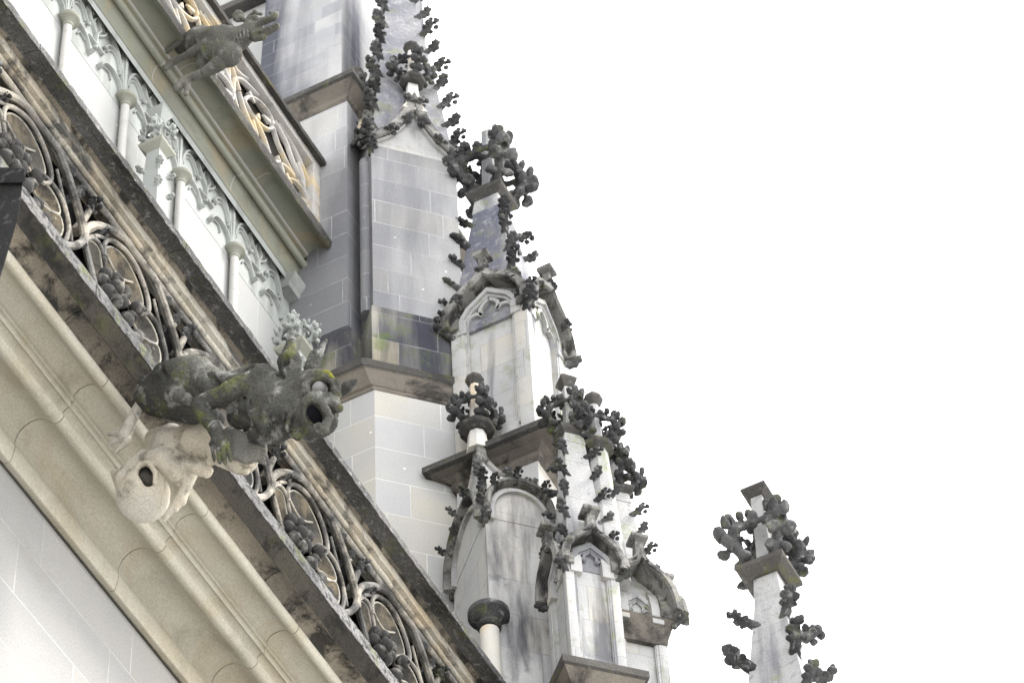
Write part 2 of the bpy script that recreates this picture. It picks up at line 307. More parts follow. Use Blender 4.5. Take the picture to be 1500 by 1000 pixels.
MAT['lead']=stone('black_stone',G(.035,(1,1,1.04)),G(.02),blotch=(G(.16,(.97,.97,1.06)),.5,10,.57),bump=.7,grain=.3)

# ------------------------------------------------------------------ ground
g=MB(); g.box(-600,900,-700,800,-.4,0); go=g.build('ground',MAT['ground']); tag(go,kind='structure')

# ------------------------------------------------------------------ profile extrusion along the nave (X)
def extrude(name,prof,x0,x1,mat,parent,seg=.05,amp=.0,closed=True,cuts=None,smooth=40,seed=0):
    n=max(1,int((x1-x0)/seg)) if amp else 1
    xs=[x0+(x1-x0)*i/n for i in range(n+1)]
    if cuts: xs=sorted(set(xs)|set(cuts))
    mb=MB(); rings=[]
    for x in xs:
        rings.append([(x,y+(amp*noise.noise(Vector((x*16,y*9+seed,z*9)))),z+amp*noise.noise(Vector((x*15+30,y*9,z*9+seed)))) for y,z in prof])
    mb.loft(rings,cap=closed,closed=closed)
    return mb.build(name,mat,parent,smooth)
def wblocks(name,prof,joints,mat,root,jit=.003,gap=.004,**k):
    rn=random.Random(len(prof)); e=[X0]+[j for j in joints if X0<j<X1]+[X1]
    for a_,b2 in zip(e[:-1],e[1:]):
        dy,dz=(rn.random()-.5)*2*jit,(rn.random()-.5)*2*jit
        wext(name,[(y+dy,z+dz) for y,z in prof],a_+gap,b2-gap,mat,root,**k)
def YZ(k,Y): return (Y,1.6+k*Y)
def cove(p,q,sag,n=8):    # concave curve from p to q bulging towards +sag normal
    p=Vector(p); q=Vector(q); d=q-p; nn=Vector((-d.y,d.x)).normalized(); out=[]
    for i in range(n+1):
        t=i/n; out.append(tuple(p+d*t+nn*(sag*math.sin(PI*t)**.8)))
    return out
def rollp(c,r,a0,a1,n=8): return [(c[0]+r*math.cos(R(a0+(a1-a0)*i/n)),c[1]+r*math.sin(R(a0+(a1-a0)*i/n))) for i in range(n+1)]

# ------------------------------------------------------------------ lower wall with its cornice
X0,X1=3.0,15.05
wl=empty('aisle_wall',(9,7.75,0),'pale ashlar lower wall under the deep moulded cornice at lower left','wall')
def child(o,root):
    o.parent=root; o.matrix_parent_inverse=root.matrix_world.inverted(); return o
bpy.context.view_layer.update()
def P_(root): # helper: build meshes in world coords but parented
    return Matrix.Translation(-Vector(root.location))
def wbuild(mb,name,mat,root,smooth=35,bevel=0):
    o=mb.build(name,mat,None,smooth,bevel); o.parent=root; o.location=-Vector(root.location); return o
def wext(name,prof,x0,x1,mat,root,**k):
    o=extrude(name,prof,x0,x1,mat,None,**k); o.parent=root; o.location=-Vector(root.location); return o
m=MB(); m.box(X0,22,7.75,9.2,0,16.3); wbuild(m,'wall_face',MAT['wall'],wl,0)
s0=YZ(2.0423,7.325); s1=YZ(2.0551,7.31)
def spl(pts,n=4): return [(p.x,p.y) for p in smooth_path([(a,b,0) for a,b in pts],n)]
MP=[(7.75,16.315),(7.752,16.335)]
MP+=spl([(7.746,16.338),(7.742,16.312),(7.716,16.295),(7.690,16.300),YZ(1.9293,7.672),(7.676,16.45),(7.655,16.52),(7.60,16.565),(7.54,16.565),(7.49,16.535),(7.455,16.50),(7.425,16.467),(7.395,16.458),(7.372,16.475),YZ(2.0229,7.362),(7.368,16.515)],4)
MP+=spl([(7.366,16.53),(7.352,16.545),(7.335,16.55)],3)
MP+=spl([(7.335,16.553),(7.327,16.551),YZ(2.0400,7.322),YZ(2.0455,7.318),(7.322,16.583)],3)
MP+=spl([(7.320,16.588),(7.310,16.587),YZ(2.0520,7.304),YZ(2.0565,7.302),(7.306,16.625)],3)
MP+=spl([(7.300,16.645),(7.27,16.672),(7.225,16.678),(7.185,16.665),(7.160,16.640),(7.137,16.613),(7.115,16.608),(7.098,16.622),YZ(2.1225,7.090),(7.094,16.668)],4)
MP+=[(7.10,16.90),(7.75,16.95)]
nd=len(MP)
JC=[6.0,7.5,9.1,10.2,11.3,12.35,13.4,14.4]
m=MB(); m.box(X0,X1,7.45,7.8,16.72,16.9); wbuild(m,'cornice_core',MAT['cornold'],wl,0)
wblocks('moulded_cornice',MP,JC,MAT['cornice'],wl,.003,.0028,amp=.0015,seg=.06)
a=(7.095,16.665); b_=YZ(2.1619,6.985)
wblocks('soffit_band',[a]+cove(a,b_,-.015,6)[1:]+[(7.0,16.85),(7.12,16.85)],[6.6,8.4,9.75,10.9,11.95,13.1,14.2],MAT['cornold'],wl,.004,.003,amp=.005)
# ------------------------------------------------------------------ lower balustrade
lb=empty('balustrade',(9,6.9,16.78),'weathered lower balustrade carved with vines and grapes under a dark coping','balustrade')
sL=YZ(2.2001,6.9); sR=YZ(2.2162,6.9)
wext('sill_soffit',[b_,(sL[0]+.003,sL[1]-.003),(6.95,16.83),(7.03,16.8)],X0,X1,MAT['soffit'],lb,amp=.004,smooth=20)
wblocks('sill',[sL,sR,(6.915,sR[1]+.015),(7.04,17.0),(7.3,17.02),(7.3,16.79),(6.93,16.79)],[6.6,8.4,9.75,10.9,11.95,13.1,14.2],MAT['sill'],lb,.003,.003,amp=.005,seg=.02,smooth=30)
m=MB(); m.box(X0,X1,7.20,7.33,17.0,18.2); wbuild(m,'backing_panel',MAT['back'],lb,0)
wblocks('rail',[YZ(2.357,7.03),YZ(2.3465,7.03),(7.06,18.09),(7.25,18.09),(7.25,18.2),(7.04,18.2)],[5.2,7.1,9.0,10.62,12.1,13.66],MAT['rail'],lb,.003,.002,amp=.005,seg=.04,smooth=30)
wext('rail_roll',rollp((7.075,18.075),.02,0,360,10)[:-1],X0,X1,MAT['rail'],lb,amp=.003)
wext('rail_roll',rollp((7.10,18.03),.022,0,360,10)[:-1],X0,X1,MAT['trac'],lb,amp=.003)
pc=[YZ(2.357,7.045)]+cove(YZ(2.357,7.045),YZ(2.3917,6.95),-.03,6)[1:]
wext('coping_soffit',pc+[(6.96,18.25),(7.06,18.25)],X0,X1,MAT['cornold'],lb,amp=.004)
wblocks('coping',[YZ(2.3925,6.948),YZ(2.405,6.9),YZ(2.4145,6.9),(6.93,18.30),(7.36,18.36),(7.36,18.22),(7.05,18.24)],[5.2,7.1,9.0,10.62,12.1,13.66],MAT['crust'],lb,.004,.003,amp=.005,seg=.02,smooth=30)
PER=1.075; UX=12.2; ZB=17.3; YT=7.085
def XZ(pts,y): return [Vector((u,y,z)) for u,z in pts]
wave=smooth_path([(-.45,-.14,0),(-.40,-.04,0),(-.33,.03,0),(-.25,.12,0),(-.18,.25,0),(-.16,.38,0),(-.09,.50,0),(0,.59,0),(.13,.69,0),(.28,.76,0),(.41,.79,0),(.52,.77,0),(.62,.70,0),(.74,.57,0),(.83,.45,0),(.90,.32,0),(.905,.22,0)],3)
stem=smooth_path([(-.17,.30,0),(-.12,.22,0),(-.06,.12,0),(0,0,0),(.06,-.16,0)],3)
ring1=smooth_path([(.07,.40,0),(.06,.50,0),(.10,.59,0),(.19,.66,0),(.30,.70,0),(.40,.68,0),(.48,.62,0),(.54,.54,0),(.56,.45,0),(.52,.36,0),(.44,.30,0),(.36,.26,0)],3)
ring2=smooth_path([(.36,.26,0),(.45,.38,0),(.56,.43,0),(.66,.43,0),(.74,.36,0),(.78,.25,0),(.76,.10,0),(.68,-.02,0),(.62,-.14,0)],3)
ring3=smooth_path([(-.13,.33,0),(-.05,.44,0),(.03,.46,0),(.08,.38,0),(.10,.28,0),(.06,.16,0),(.0,.10,0)],3)
def flat(pl,y): return [Vector((p.x,y,p.z if len(p)==3 and False else p.y)) for p in pl]
def rib(mb,pl,y,w_,d_):
    prof=[(-w_,0),(-w_,d_*.45),(-w_*.55,d_*.85),(0,d_),(w_*.55,d_*.85),(w_,d_*.45),(w_,0)]
    mb.sweep(flat(pl,y),prof,(0,-1,0))
def dish(mb,outline,y,depth,n=5,apex=None):   # hollow carved leaf: outline rings sinking towards a ridge point
    O=[Vector((p.x,0,p.y)) for p in outline]; c=Vector((0,0,0))
    for p in O: c+=p/len(O)
    if apex: c=Vector((apex[0],0,apex[1]))
    rings=[]
    for i in range(n+1):
        t=i/n; s_=1-t*.93; dy=depth*math.sin(t*PI*.5)
        rings.append([c+(p-c)*s_+Vector((0,y+dy,0)) for p in O])
    mb.loft(rings,cap=False); mb.add([tuple(p) for p in rings[-1]],[tuple(range(len(O)))])
panel={}
def mesh_of(fn,name,mat,**k):
    mb=MB(); fn(mb); return mb.mesh(name,mat,**k)
def tb(mb,pl,y,r,flat_=1.0): mb.tube(flat(pl,y),r,8)
def f_main(mb):
    tb(mb,wave,YT+.02,.024); tb(mb,stem,YT+.03,.018)
    tb(mb,[p+Vector((.045,-.035,0)) for p in wave[18:-2]],YT+.045,.012)
def f_ring(mb):
    tb(mb,ring1,YT+.04,.015); tb(mb,ring2,YT+.045,.014); tb(mb,ring3,YT+.045,.012)
    tb(mb,smooth_path([(.62,.62,0),(.70,.47,0),(.78,.33,0),(.83,.18,0)],3),YT+.05,.010)
    tb(mb,smooth_path([(-.10,.40,0),(0,.52,0),(.12,.62,0),(.26,.70,0)],3),YT+.05,.010)
LO=[[(.10,.42),(.10,.52),(.18,.62),(.30,.66),(.42,.62),(.50,.54),(.52,.46),(.46,.36),(.36,.29),(.2,.30)],[(.38,.25),(.46,.36),(.56,.40),(.66,.38),(.70,.30),(.60,.22),(.50,.18)],[(.50,.17),(.60,.21),(.70,.28),(.745,.2),(.70,.06),(.6,-.04),(.50,.0)],[(-.12,.32),(-.05,.42),(.03,.44),(.07,.36),(.09,.27),(.04,.14),(-.04,.18)]]
def f_edge(mb):
    for q in LO: mb.tube([(p.x,YT+.062,p.y) for p in smooth_path([(a_,b2,0) for a_,b2 in q],3,True)],.009,6,True)
    for q in ([(.13,.52),(.24,.47),(.33,.50),(.45,.60)],[(.33,.50),(.34,.40),(.44,.35)],[(.50,.20),(.58,.26),(.69,.24)]):
        mb.tube([(p.x,YT+.075,p.y) for p in smooth_path([(a_,b2,0) for a_,b2 in q],3)],.008,6)
def f_leaf(mb):
    dish(mb,smooth_path([(.10,.42,0),(.10,.52,0),(.18,.62,0),(.30,.66,0),(.42,.62,0),(.50,.54,0),(.52,.46,0),(.46,.36,0),(.36,.29,0),(.2,.30,0)],2,True),YT+.055,.06,apex=(.33,.40))
    dish(mb,smooth_path([(.38,.25,0),(.46,.36,0),(.56,.40,0),(.66,.38,0),(.70,.30,0),(.60,.22,0),(.50,.18,0)],2,True),YT+.055,.055,apex=(.58,.27))
    dish(mb,smooth_path([(.50,.17,0),(.60,.21,0),(.70,.28,0),(.745,.2,0),(.70,.06,0),(.6,-.04,0),(.50,.0,0)],2,True),YT+.055,.055,apex=(.64,.1))
    dish(mb,smooth_path([(-.12,.32,0),(-.05,.42,0),(.03,.44,0),(.07,.36,0),(.09,.27,0),(.04,.14,0),(-.04,.18,0)],2,True),YT+.055,.05,apex=(-.01,.26))
random.seed(5)
gr=[(.05,.14),(.15,.17),(.27,.27),(.07,.04),(.24,.16),(.16,.06),(.34,.12),(.42,.03),(.28,.02),(.17,.28),(.47,-.07),(.08,.24),(.37,.22),(.20,-.05),(.36,-.07),(.52,-.14)]
def f_grape(mb):
    for i,(u,z) in enumerate(gr):
        r=.040+.012*random.random(); c=(u,YT+.03-.035*math.sin(i*1.7)**2,z)
        mb.blob(c,r,9)
        if i%3==0: mb.loft([[ (c[0]+.012*s*math.cos(a)+.01,c[1]-r*.96-dy,c[2]+.012*s*math.sin(a)-.012) for a in [k*PI/4 for k in range(8)]] for s,dy in((1.3,0),(.9,.006),(.5,.001))])
def f_spandrel(mb):
    mb.tube([(.90,YT+.09,.38),(.93,YT+.06,.5),(.955,YT+.03,.64)],[.035,.024,.02]); mb.tube([(.95,YT+.08,.42),(1.0,YT+.05,.5),(1.05,YT+.03,.58)],[.03,.022,.018])
    mb.tube([(.72,YT+.09,.66),(.78,YT+.05,.64),(.83,YT+.03,.58)],[.02,.022,.02])
PM=[('tracery_rib',mesh_of(f_main,'main_rib',MAT['trac'])),('tracery_rib',mesh_of(f_ring,'leaf_ring',MAT['trac'])),('carved_leaf',mesh_of(f_leaf,'carved_leaf',MAT['leaf'],smooth=50)),('leaf_edge',mesh_of(f_edge,'leaf_edge',MAT['edge'],smooth=60)),('grape_cluster',mesh_of(f_grape,'grape_cluster',MAT['grape'],smooth=60)),('leaf_stalk',mesh_of(f_spandrel,'leaf_stalk',MAT['trac'],smooth=60))]
for i in range(-7,3):
    for nme,me in PM:
        o=bpy.data.objects.new(nme,me); col.objects.link(o)
        if nme=='leaf_edge': o.parent=leafo; continue
        o.parent=lb; o.location=Vector((UX+i*PER,0,ZB))-Vector(lb.location)
        if nme=='carved_leaf': leafo=o

m=MB(); m.box(X0,15,7.33,8.735,16.9,17.05); go=m.build('gallery_floor',MAT['ground']); tag(go,kind='structure')
# ------------------------------------------------------------------ upper wall, frieze, colonnettes, cornice
YW=8.735
uw=empty('clerestory_wall',(12,YW,17),'pale green upper wall with blind arches and slim round colonnettes','wall')
m=MB(); m.box(X0,15.0,YW,9.6,16.8,24.0); wbuild(m,'wall_face',MAT['mintwall'],uw,0)
ZC=23.29; ZT=1.6+2.5583*YW
B0=11.633; BW=.813
def mir(pl): return [Vector((BW-p.x,p.y,0)) for p in pl]
bigA=smooth_path([(.02,.10,0),(.045,.32,0),(.12,.50,0),(.24,.60,0),(.406,.655,0)],4)
subA=smooth_path([(.06,.26,0),(.08,.40,0),(.155,.475,0),(.235,.43,0),(.285,.34,0)],4)
lowA=smooth_path([(.035,.02,0),(.06,.13,0),(.16,.185,0),(.27,.15,0),(.335,.03,0)],4)
brA=smooth_path([(.405,.34,0),(.36,.39,0),(.31,.46,0),(.27,.56,0)],3)
def ribm(mb,pl,w_,d_,y=YW):
    mb.sweep(flat(pl,y),[(-w_,.0),(-w_,d_*.4),(-w_*.35,d_),(w_*.35,d_),(w_,d_*.4),(w_,.0)],(0,-1,0))
def f_bay(mb):
    for p in (bigA,mir(bigA)): ribm(mb,p,.015,.032)
    for p in (subA,mir(subA)): ribm(mb,p,.011,.026)
    for p in (lowA,mir(lowA)): ribm(mb,p,.016,.036)
    for p in (brA,mir(brA)): ribm(mb,p,.013,.03)
    for q in ([(.075,.30),(.10,.385),(.155,.43),(.21,.40),(.25,.33)],[(.17,.06),(.20,.12),(.27,.10)],[(.30,.60),(.36,.57),(.4065,.62)],[(.33,.56),(.29,.51),(.25,.52)]):
        p=smooth_path([(a_,b2,0) for a_,b2 in q],3)
        for pp in (p,mir(p)): ribm(mb,pp,.008,.02)
    ribm(mb,[Vector((.4065,.17,0)),Vector((.4065,.35,0))],.02,.034)
    ribm(mb,[Vector((.30,.215,0)),Vector((.51,.215,0))],.012,.034)
    for u in(.335,.478): mb.loft([[(u-.018*s,YW-.045*s,.025-.03*k),(u+.018*s,YW-.045*s,.025-.03*k),(u+.022*s,YW,.025-.03*k),(u-.022*s,YW,.025-.03*k)] for s,k in((1.2,0),(.2,1))])
    for u in(.285,.528): mb.blob((u,YW-.025,.33),.02,6)
    # crossing lozenge above the trunk
    ribm(mb,[Vector((.4065,.35,0)),Vector((.46,.47,0)),Vector((.4065,.60,0))],.011,.026); ribm(mb,[Vector((.4065,.35,0)),Vector((.353,.47,0)),Vector((.4065,.60,0))],.011,.026)
bay=mesh_of(f_bay,'blind_arch',MAT['mint'])
def f_mull(mb):
    mb.sweep([(0,YW,.0),(0,YW,ZT-ZC)],[(-.04,0),(-.04,.015),(-.02,.018),(-.014,.034),(.014,.034),(.02,.018),(.04,.015),(.04,0)],(0,-1,0))
mull=mesh_of(f_mull,'mullion',MAT['mint'],smooth=20)
def f_cap(mb):
    n=20; prof=[(.036,.0),(.043,.008),(.043,.022),(.037,.03),(.044,.045),(.070,.068),(.082,.074),(.086,.08),(.086,.108),(.075,.12),(.03,.15)]
    mb.loft([[(r*math.cos(2*PI*k/n),YW-.045+r*math.sin(2*PI*k/n),z-.10) for k in range(n)] for r,z in prof])
capm=mesh_of(f_cap,'capital',MAT['capmint'],smooth=40)
def f_shaft(mb):
    n=20; mb.loft([[(.034*math.cos(2*PI*k/n),YW-.045+.034*math.sin(2*PI*k/n),z) for k in range(n)] for z in(-4.5,-.09)])
    mb.loft([[(r*math.cos(2*PI*k/n),YW-.045+r*math.sin(2*PI*k/n),z) for k in range(n)] for r,z in((.034,-.52),(.037,-.515),(.037,-.505),(.034,-.50))])
shm=mesh_of(f_shaft,'colonnette',MAT['roll'])
for i in range(-9,5):
    x=B0+i*BW
    if x<14.7:
        for nme,me in(('mullion',mull),('colonnette',shm)):
            o=bpy.data.objects.new(nme,me); col.objects.link(o); o.parent=uw; o.location=Vector((x,0,ZC))-Vector(uw.location)
        c_=bpy.data.objects.new('capital',capm); col.objects.link(c_); c_.parent=o
    if x+BW<15.0:
        o=bpy.data.objects.new('blind_arch',bay); col.objects.link(o); o.parent=uw; o.location=Vector((x,0,ZC))-Vector(uw.location)
m=MB(); m.box(X0,15.0,YW-.0025,YW+.01,ZC-.09,ZT+.05); wbuild(m,'frieze_field',MAT['mint'],uw,0)
# upper cornice
fil=[(YW,ZT-.004),YZ(2.5583,YW-.06),YZ(2.5692,YW-.075),(YW-.06,1.6+2.5692*(YW-.075)+.03),(YW,ZT+.2)]
wext('fillet',fil,X0,15.0,MAT['mint'],uw)
q1=(8.60,1.6+2.6170*8.60)
pr=cove(YZ(2.5705,YW-.075),(q1[0]+.02,q1[1]+.015),-.035,10)
wext('cove',pr+[(8.6,24.2),(YW,24.2)],X0,15.0,MAT['cornup'],uw)
wext('roll_moulding',rollp(q1,.03,0,360,16)[:-1],X0,15.0,MAT['capmint'],uw)
q2=YZ(2.6385,8.57); q3=YZ(2.6445,8.56)
wext('cove',cove((q1[0]-.01,q1[1]+.025),q2,-.03,6)+[(8.58,24.2),(8.62,24.2)],X0,15.0,MAT['cornup'],uw)
wext('fillet',[q2,q3,(8.59,q3[1]+.05),(8.60,q2[1]+.03)],X0,15.0,MAT['roll'],uw)
q4=YZ(2.6869,8.42)
wext('cove',cove((q3[0],q3[1]+.004),q4,-.03,8)+[(8.43,24.45),(8.57,24.45)],X0,15.0,MAT['cornup'],uw,amp=.002)
for xj in (11.55,12.75,13.95):
    m=MB(); pr_=cove(YZ(2.5705,YW-.075),(q1[0]+.02,q1[1]+.015),-.033,10)
    m.loft([[(x,y-.002,z-.002) for y,z in pr_]+[(x,y+.01,z+.01) for y,z in pr_[::-1]] for x in(xj,xj+.006)])
    m.loft([[(x,y,z) for y,z in rollp(q1,.0315,0,360,18)[:-1]] for x in(xj,xj+.006)])
    pr_=cove((q3[0],q3[1]+.004),q4,-.028,8)
    m.loft([[(x,y-.002,z-.002) for y,z in pr_]+[(x,y+.01,z+.01) for y,z in pr_[::-1]] for x in(xj+.2,xj+.206)])
    wbuild(m,'block_joint',MAT['roll'],uw)
# upper balustrade
ub=empty('balustrade',(12,8.34,24.2),'paler upper balustrade with open fish-bladder tracery ending at the grey buttress','balustrade')
s1_=YZ(2.7118,8.345); s2_=YZ(2.7150,8.342)
wext('sill_soffit',[q4,YZ(2.7005,8.36),(8.36,24.3),(8.44,24.3)],X0,15.0,MAT['cornup'],ub,amp=.002)
wext('sill',[YZ(2.7008,8.358),s1_,s2_,(8.40,24.42),(8.66,24.44),(8.66,24.34),(8.45,24.33),(8.362,24.19)],X0,15.0,MAT['coping'],ub,amp=.005,seg=.04,smooth=30)
wext('rail',[YZ(2.806,8.455),YZ(2.800,8.455),(8.47,25.27),(8.58,25.27),(8.58,25.40),(8.455,25.37)],X0,15.0,MAT['uptrac'],ub,amp=.003)
wext('coping',[YZ(2.810,8.455),YZ(2.8265,8.40),YZ(2.8336,8.392),(8.42,25.43),(8.68,25.46),(8.68,25.37),(8.46,25.37)],X0,15.0,MAT['coping'],ub,amp=.005,seg=.05,smooth=30)
UP=.80
ua=smooth_path([(-1.15,.41,0),(-1.08,.56,0),(-.95,.67,0),(-.80,.72,0),(-.70,.66,0),(-.73,.54,0),(-.84,.43,0),(-.97,.38,0),(-1.08,.385,0)],3,True)
uc=smooth_path([(-.50,.07,0),(-.44,.20,0),(-.33,.30,0),(-.20,.33,0),(-.11,.27,0),(-.14,.15,0),(-.24,.05,0),(-.38,.02,0)],3,True)
ul=[[(-1.45,.76),(-1.30,.66),(-1.12,.76)],[(-.62,.30),(-.52,.20),(-.5,.02)],[(-1.02,.30),(-.92,.12),(-.95,0)],[(-.28,.62),(-.2,.52),(-.18,.40)],[(-1.33,.40),(-1.31,.52),(-1.22,.63),(-1.08,.70),(-.95,.74)],[(-1.33,.40),(-1.31,.26),(-1.24,.15),(-1.15,.05)],[(-1.24,.42),(-1.16,.30),(-1.0,.18),(-.83,.05)],[(-1.12,.38),(-1.0,.37),(-.84,.30),(-.72,.14),(-.66,.02)],[(-.72,.66),(-.62,.50),(-.46,.40),(-.30,.34)],[(-.68,.72),(-.50,.68),(-.36,.54),(-.22,.42),(-.1,.3)],[(-.62,.76),(-.36,.74),(-.14,.60),(-.02,.44)],[(-.72,.08),(-.60,.24),(-.44,.33),(-.28,.35)]]
def f_up(mb):
    prof=lambda w_,d_:[(-w_,0),(-w_,d_*.5),(-w_*.4,d_),(w_*.4,d_),(w_,d_*.5),(w_,0)]
    for q in(ua,uc): mb.sweep(flat(q,8.53),prof(.018,.035),(0,-1,0),True)
    for cx_,cz_ in((-.93,.55),(-.31,.17)):
        for t in range(3): mb.tube([(cx_+.19*math.cos(t*2.1+.5),8.52,cz_+.12*math.sin(t*2.1+.5)),(cx_+.08*math.cos(t*2.1+.5),8.51,cz_+.05*math.sin(t*2.1+.5))],[.03,.012],6)
    for q in ul: mb.sweep(flat(smooth_path([(a_,c_,0) for a_,c_ in q],3),8.53),prof(.02,.035),(0,-1,0))
upm=mesh_of(f_up,'tracery_panel',MAT['uptrac'])
for i in range(-9,1):
    o=bpy.data.objects.new('tracery_panel',upm); col.objects.link(o); o.parent=ub; o.location=Vector((15+i*1.22,0,24.5))-Vector(ub.location)
m=MB(); m.box(X0,14.9,8.60,8.66,24.43,25.38); wbuild(m,'backing_panel',MAT['soffit'],ub,0)  # added dark sheet, its colour stands for shade in the tracery openings
m=MB(); m.box(14.88,15.0,8.455,8.57,24.40,25.38); wbuild(m,'end_post',MAT['uptrac'],ub,30,.01)
# ------------------------------------------------------------------ crocket and finial meshes
def crocket_prims():
    k=.07; vr=lambda a,b=0:np.array((Matrix.Rotation(a,3,'Y')@Matrix.Rotation(b,3,'Z')))
    return [('c',(-.25,0,-.45),(.25,0,-.12),.26,.22,k),('c',(.25,0,-.12),(.58,0,.06),.20,.16,k),('c',(.58,0,.06),(.80,0,.30),.16,.13,k),
     ('e',(.92,0,.40),(.24,.20,.15),vr(-.7),.05),('e',(.72,.27,.16),(.22,.24,.13),vr(-.3,.6),.05),('e',(.72,-.27,.16),(.22,.24,.13),vr(-.3,-.6),.05),
     ('e',(.72,0,.36),(.12,.24,.12),None,.04),('e',(.42,.26,-.06),(.22,.18,.09),vr(.2,.5),.04),('e',(.42,-.26,-.06),(.22,.18,.09),vr(.2,-.5),.04),
     ('e',(.86,.18,.48),(.14,.14,.12),None,.04),('e',(.86,-.18,.48),(.14,.14,.12),None,.04),
     ('-e',(.66,0,.26),(.08,.05,.10),None,.03)]
CRA=sculpt(crocket_prims(),.05,'crocket_mesh',MAT['crock'],.045,4,.2)
p=crocket_prims(); p[3]=('e',(1.15,.06,.34),(.17,.22,.15),None,.05); p[4]=('e',(.90,.30,.08),(.19,.15,.16),None,.05); p[6]=('e',(.66,-.05,.44),(.14,.16,.16),None,.05)
CRB=sculpt(p,.05,'crocket_mesh',MAT['crock'],.055,5,.2)
CRM=sculpt(crocket_prims(),.055,'crocket_mesh',MAT['mint'],.02,3,.2)
def finial_prims(open_=True,seed=1):
    rnd=random.Random(seed); L=[]
    L.append(('c',(0,0,-.15),(0,0,1.15),.15,.11,.05))
    for kk in range(4):
        a=kk*PI/2; c,s=math.cos(a),math.sin(a)
        def q(r,z,t=0): return (c*r-s*t,s*r+c*t,z)
        j=lambda v=.06: (rnd.random()-.5)*v
        def lf(r,z,t,sz,el=0,yaw=0,th=.45):   # flattened leaf lobe, tilted outwards
            Rm=np.array(Matrix.Rotation(a+yaw+j(.5),3,'Z')@Matrix.Rotation(el+j(.5),3,'Y')@Matrix.Rotation(j(.8),3,'X'))
            return ('e',q(r+j(.05),z+j(.05),t+j(.05)),(sz*1.02,sz*.86,sz*th),Rm,.035)
        L+=[('c',q(.05,-.06),q(.45,-.02+j()),.11,.10,.06),('c',q(.45,-.02),q(.80,.30+j()),.10,.12,.06),('c',q(.80,.30),q(.70,.66),.12,.10,.05),
            ('c',q(.70,.66),q(.30,.86),.09,.08,.05),('c',q(.30,.86),q(.05,.80),.08,.07,.05),
            lf(1.0,.42,0,.20,-.6),lf(.92,.18,.18,.17,-.2,.8),lf(.92,.18,-.18,.17,-.2,-.8),lf(.95,.62,.14,.14,-1.0,.6),lf(.95,.62,-.14,.14,-1.0,-.6),
            lf(.76,.84,0,.16,-.8),lf(.60,.0,.17,.16,.2,.9),lf(.60,.0,-.17,.16,.2,-.9),lf(.56,.90,.13,.12,-.5,.9),lf(.56,.90,-.13,.12,-.5,-.9),
            lf(.34,1.0,.08,.12,-.4),lf(.42,-.10,0,.16,.3),lf(.74,.46,.16,.13,-.9,1.2),lf(.74,.46,-.16,.13,-.9,-1.2),
            ('-e',q(.98,.30),(.08,.08,.12),None,.03),('-e',q(.78,.72),(.05,.09,.05),None,.03)]
        def w_(r,z,b): return (math.cos(a+b)*r,math.sin(a+b)*r,z)
        L+=[('c',w_(.72,.52,.1),w_(.58,.62,PI/4),.06,.06,.04),('c',w_(.72,.52,PI/2-.1),w_(.58,.62,PI/4),.06,.06,.04),('e',w_(.62,.66,PI/4),(.14,.12,.07),None,.03),('e',w_(.55,.78,PI/4),(.07,.11,.07),None,.03)]
    return L
FIN=sculpt(finial_prims(),.032,'finial_crown',MAT['crock'],.03,7,.2)
FIN2=sculpt(finial_prims(seed=7),.034,'finial_crown',MAT['crock'],.035,6,.2)
FINM=sculpt(finial_prims(seed=3),.05,'finial_crown',MAT['mint'],.04,5,.2)
for i in range(-7,3):
    for u,z,ss,tl in((.80,.60,.085,.2),(.965,.62,.10,-.3),(1.07,.56,.075,.5),(.72,.68,.07,0),(.15,-.02,.07,0)):
        inst(CRA if u<.9 else CRB,'carved_leaf_sprig',lb,Vector((UX+i*PER+u,YT+.07,ZB+z))-Vector(lb.location),-PI/2+tl,ss)
# ------------------------------------------------------------------ spire / gable builders (local frame, z up)
def finial(root,x,y,z,r,hgt,stem,capw,octa=False,mat_stem=None,crown=None,caprot=PI/4,topcap=True,crz=0,parent=None,cmat=None,ctop=.75):
    """cap slab, stem, leafy crown and little top slab standing at z"""
    parent=parent or root; ms=mat_stem or MAT['spirepale']; cm=cmat or MAT['coping']
    n=8 if octa else 4; rr=capw*(1 if octa else 1.414); rot=caprot if not octa else PI/8
    m=MB(); m.poly([(stem*1.2,z+.05*hgt),(stem,z+.3*hgt),(stem*.8,z+1.0*hgt)],n,rot,x,y); fo=m.build('finial',ms,parent,25)
    m=MB(); m.poly([(rr*.62,z-.055*hgt),(rr*.95,z),(rr,z+.015),(rr,z+.05*hgt+.01),(rr*.5,z+.13*hgt)],n,rot,x,y); m.build('cap_slab',cm,fo,25)
    inst(crown or FIN,'leaf_crown',fo,(x,y,z+.16*hgt),crz,(r,r,hgt*ctop*.74))
    if topcap:
        m=MB(); t=z+hgt*1.0; q=r*.36*(1 if octa else 1.15)
        m.poly([(q*.55,t-.03),(q,t+.03),(q,t+.055),(q*.45,t+.11)],n,rot,x,y); m.build('top_knob',cm,fo,25)
def spire(root,hw0,z0,hw1,z1,nc,cs,mat,cx=0,cy=0,skip=(),first=.12,cr=None):
    m=MB(); m.sq([(hw0,z0),(hw1,z1)],cx,cy); root=m.build('spire',mat,root,20,.006)
    for k in range(4):
        if k in skip: continue
        a=PI/4+k*PI/2; c,s=math.cos(a),math.sin(a)
        for i in range(nc):
            t=(i+first)/nc; z=z0+(z1-z0)*t; hw=(hw0+(hw1-hw0)*t)*1.414
            me=(CRA if (i+k)%2 else CRB) if cr is None else cr
            inst(me,'crocket',root,(cx+c*hw,cy+s*hw,z),a+.25*math.sin(i*2.1+k),cs*(1+.12*math.sin(i*3.3+k)))
def face_T(k,hw,base=Matrix.Identity(4)):  # face k: local u along face, outward = -y of the face frame
    return base@Matrix.Rotation(k*PI/2,4,'Z')@Matrix.Translation((0,-hw,0))
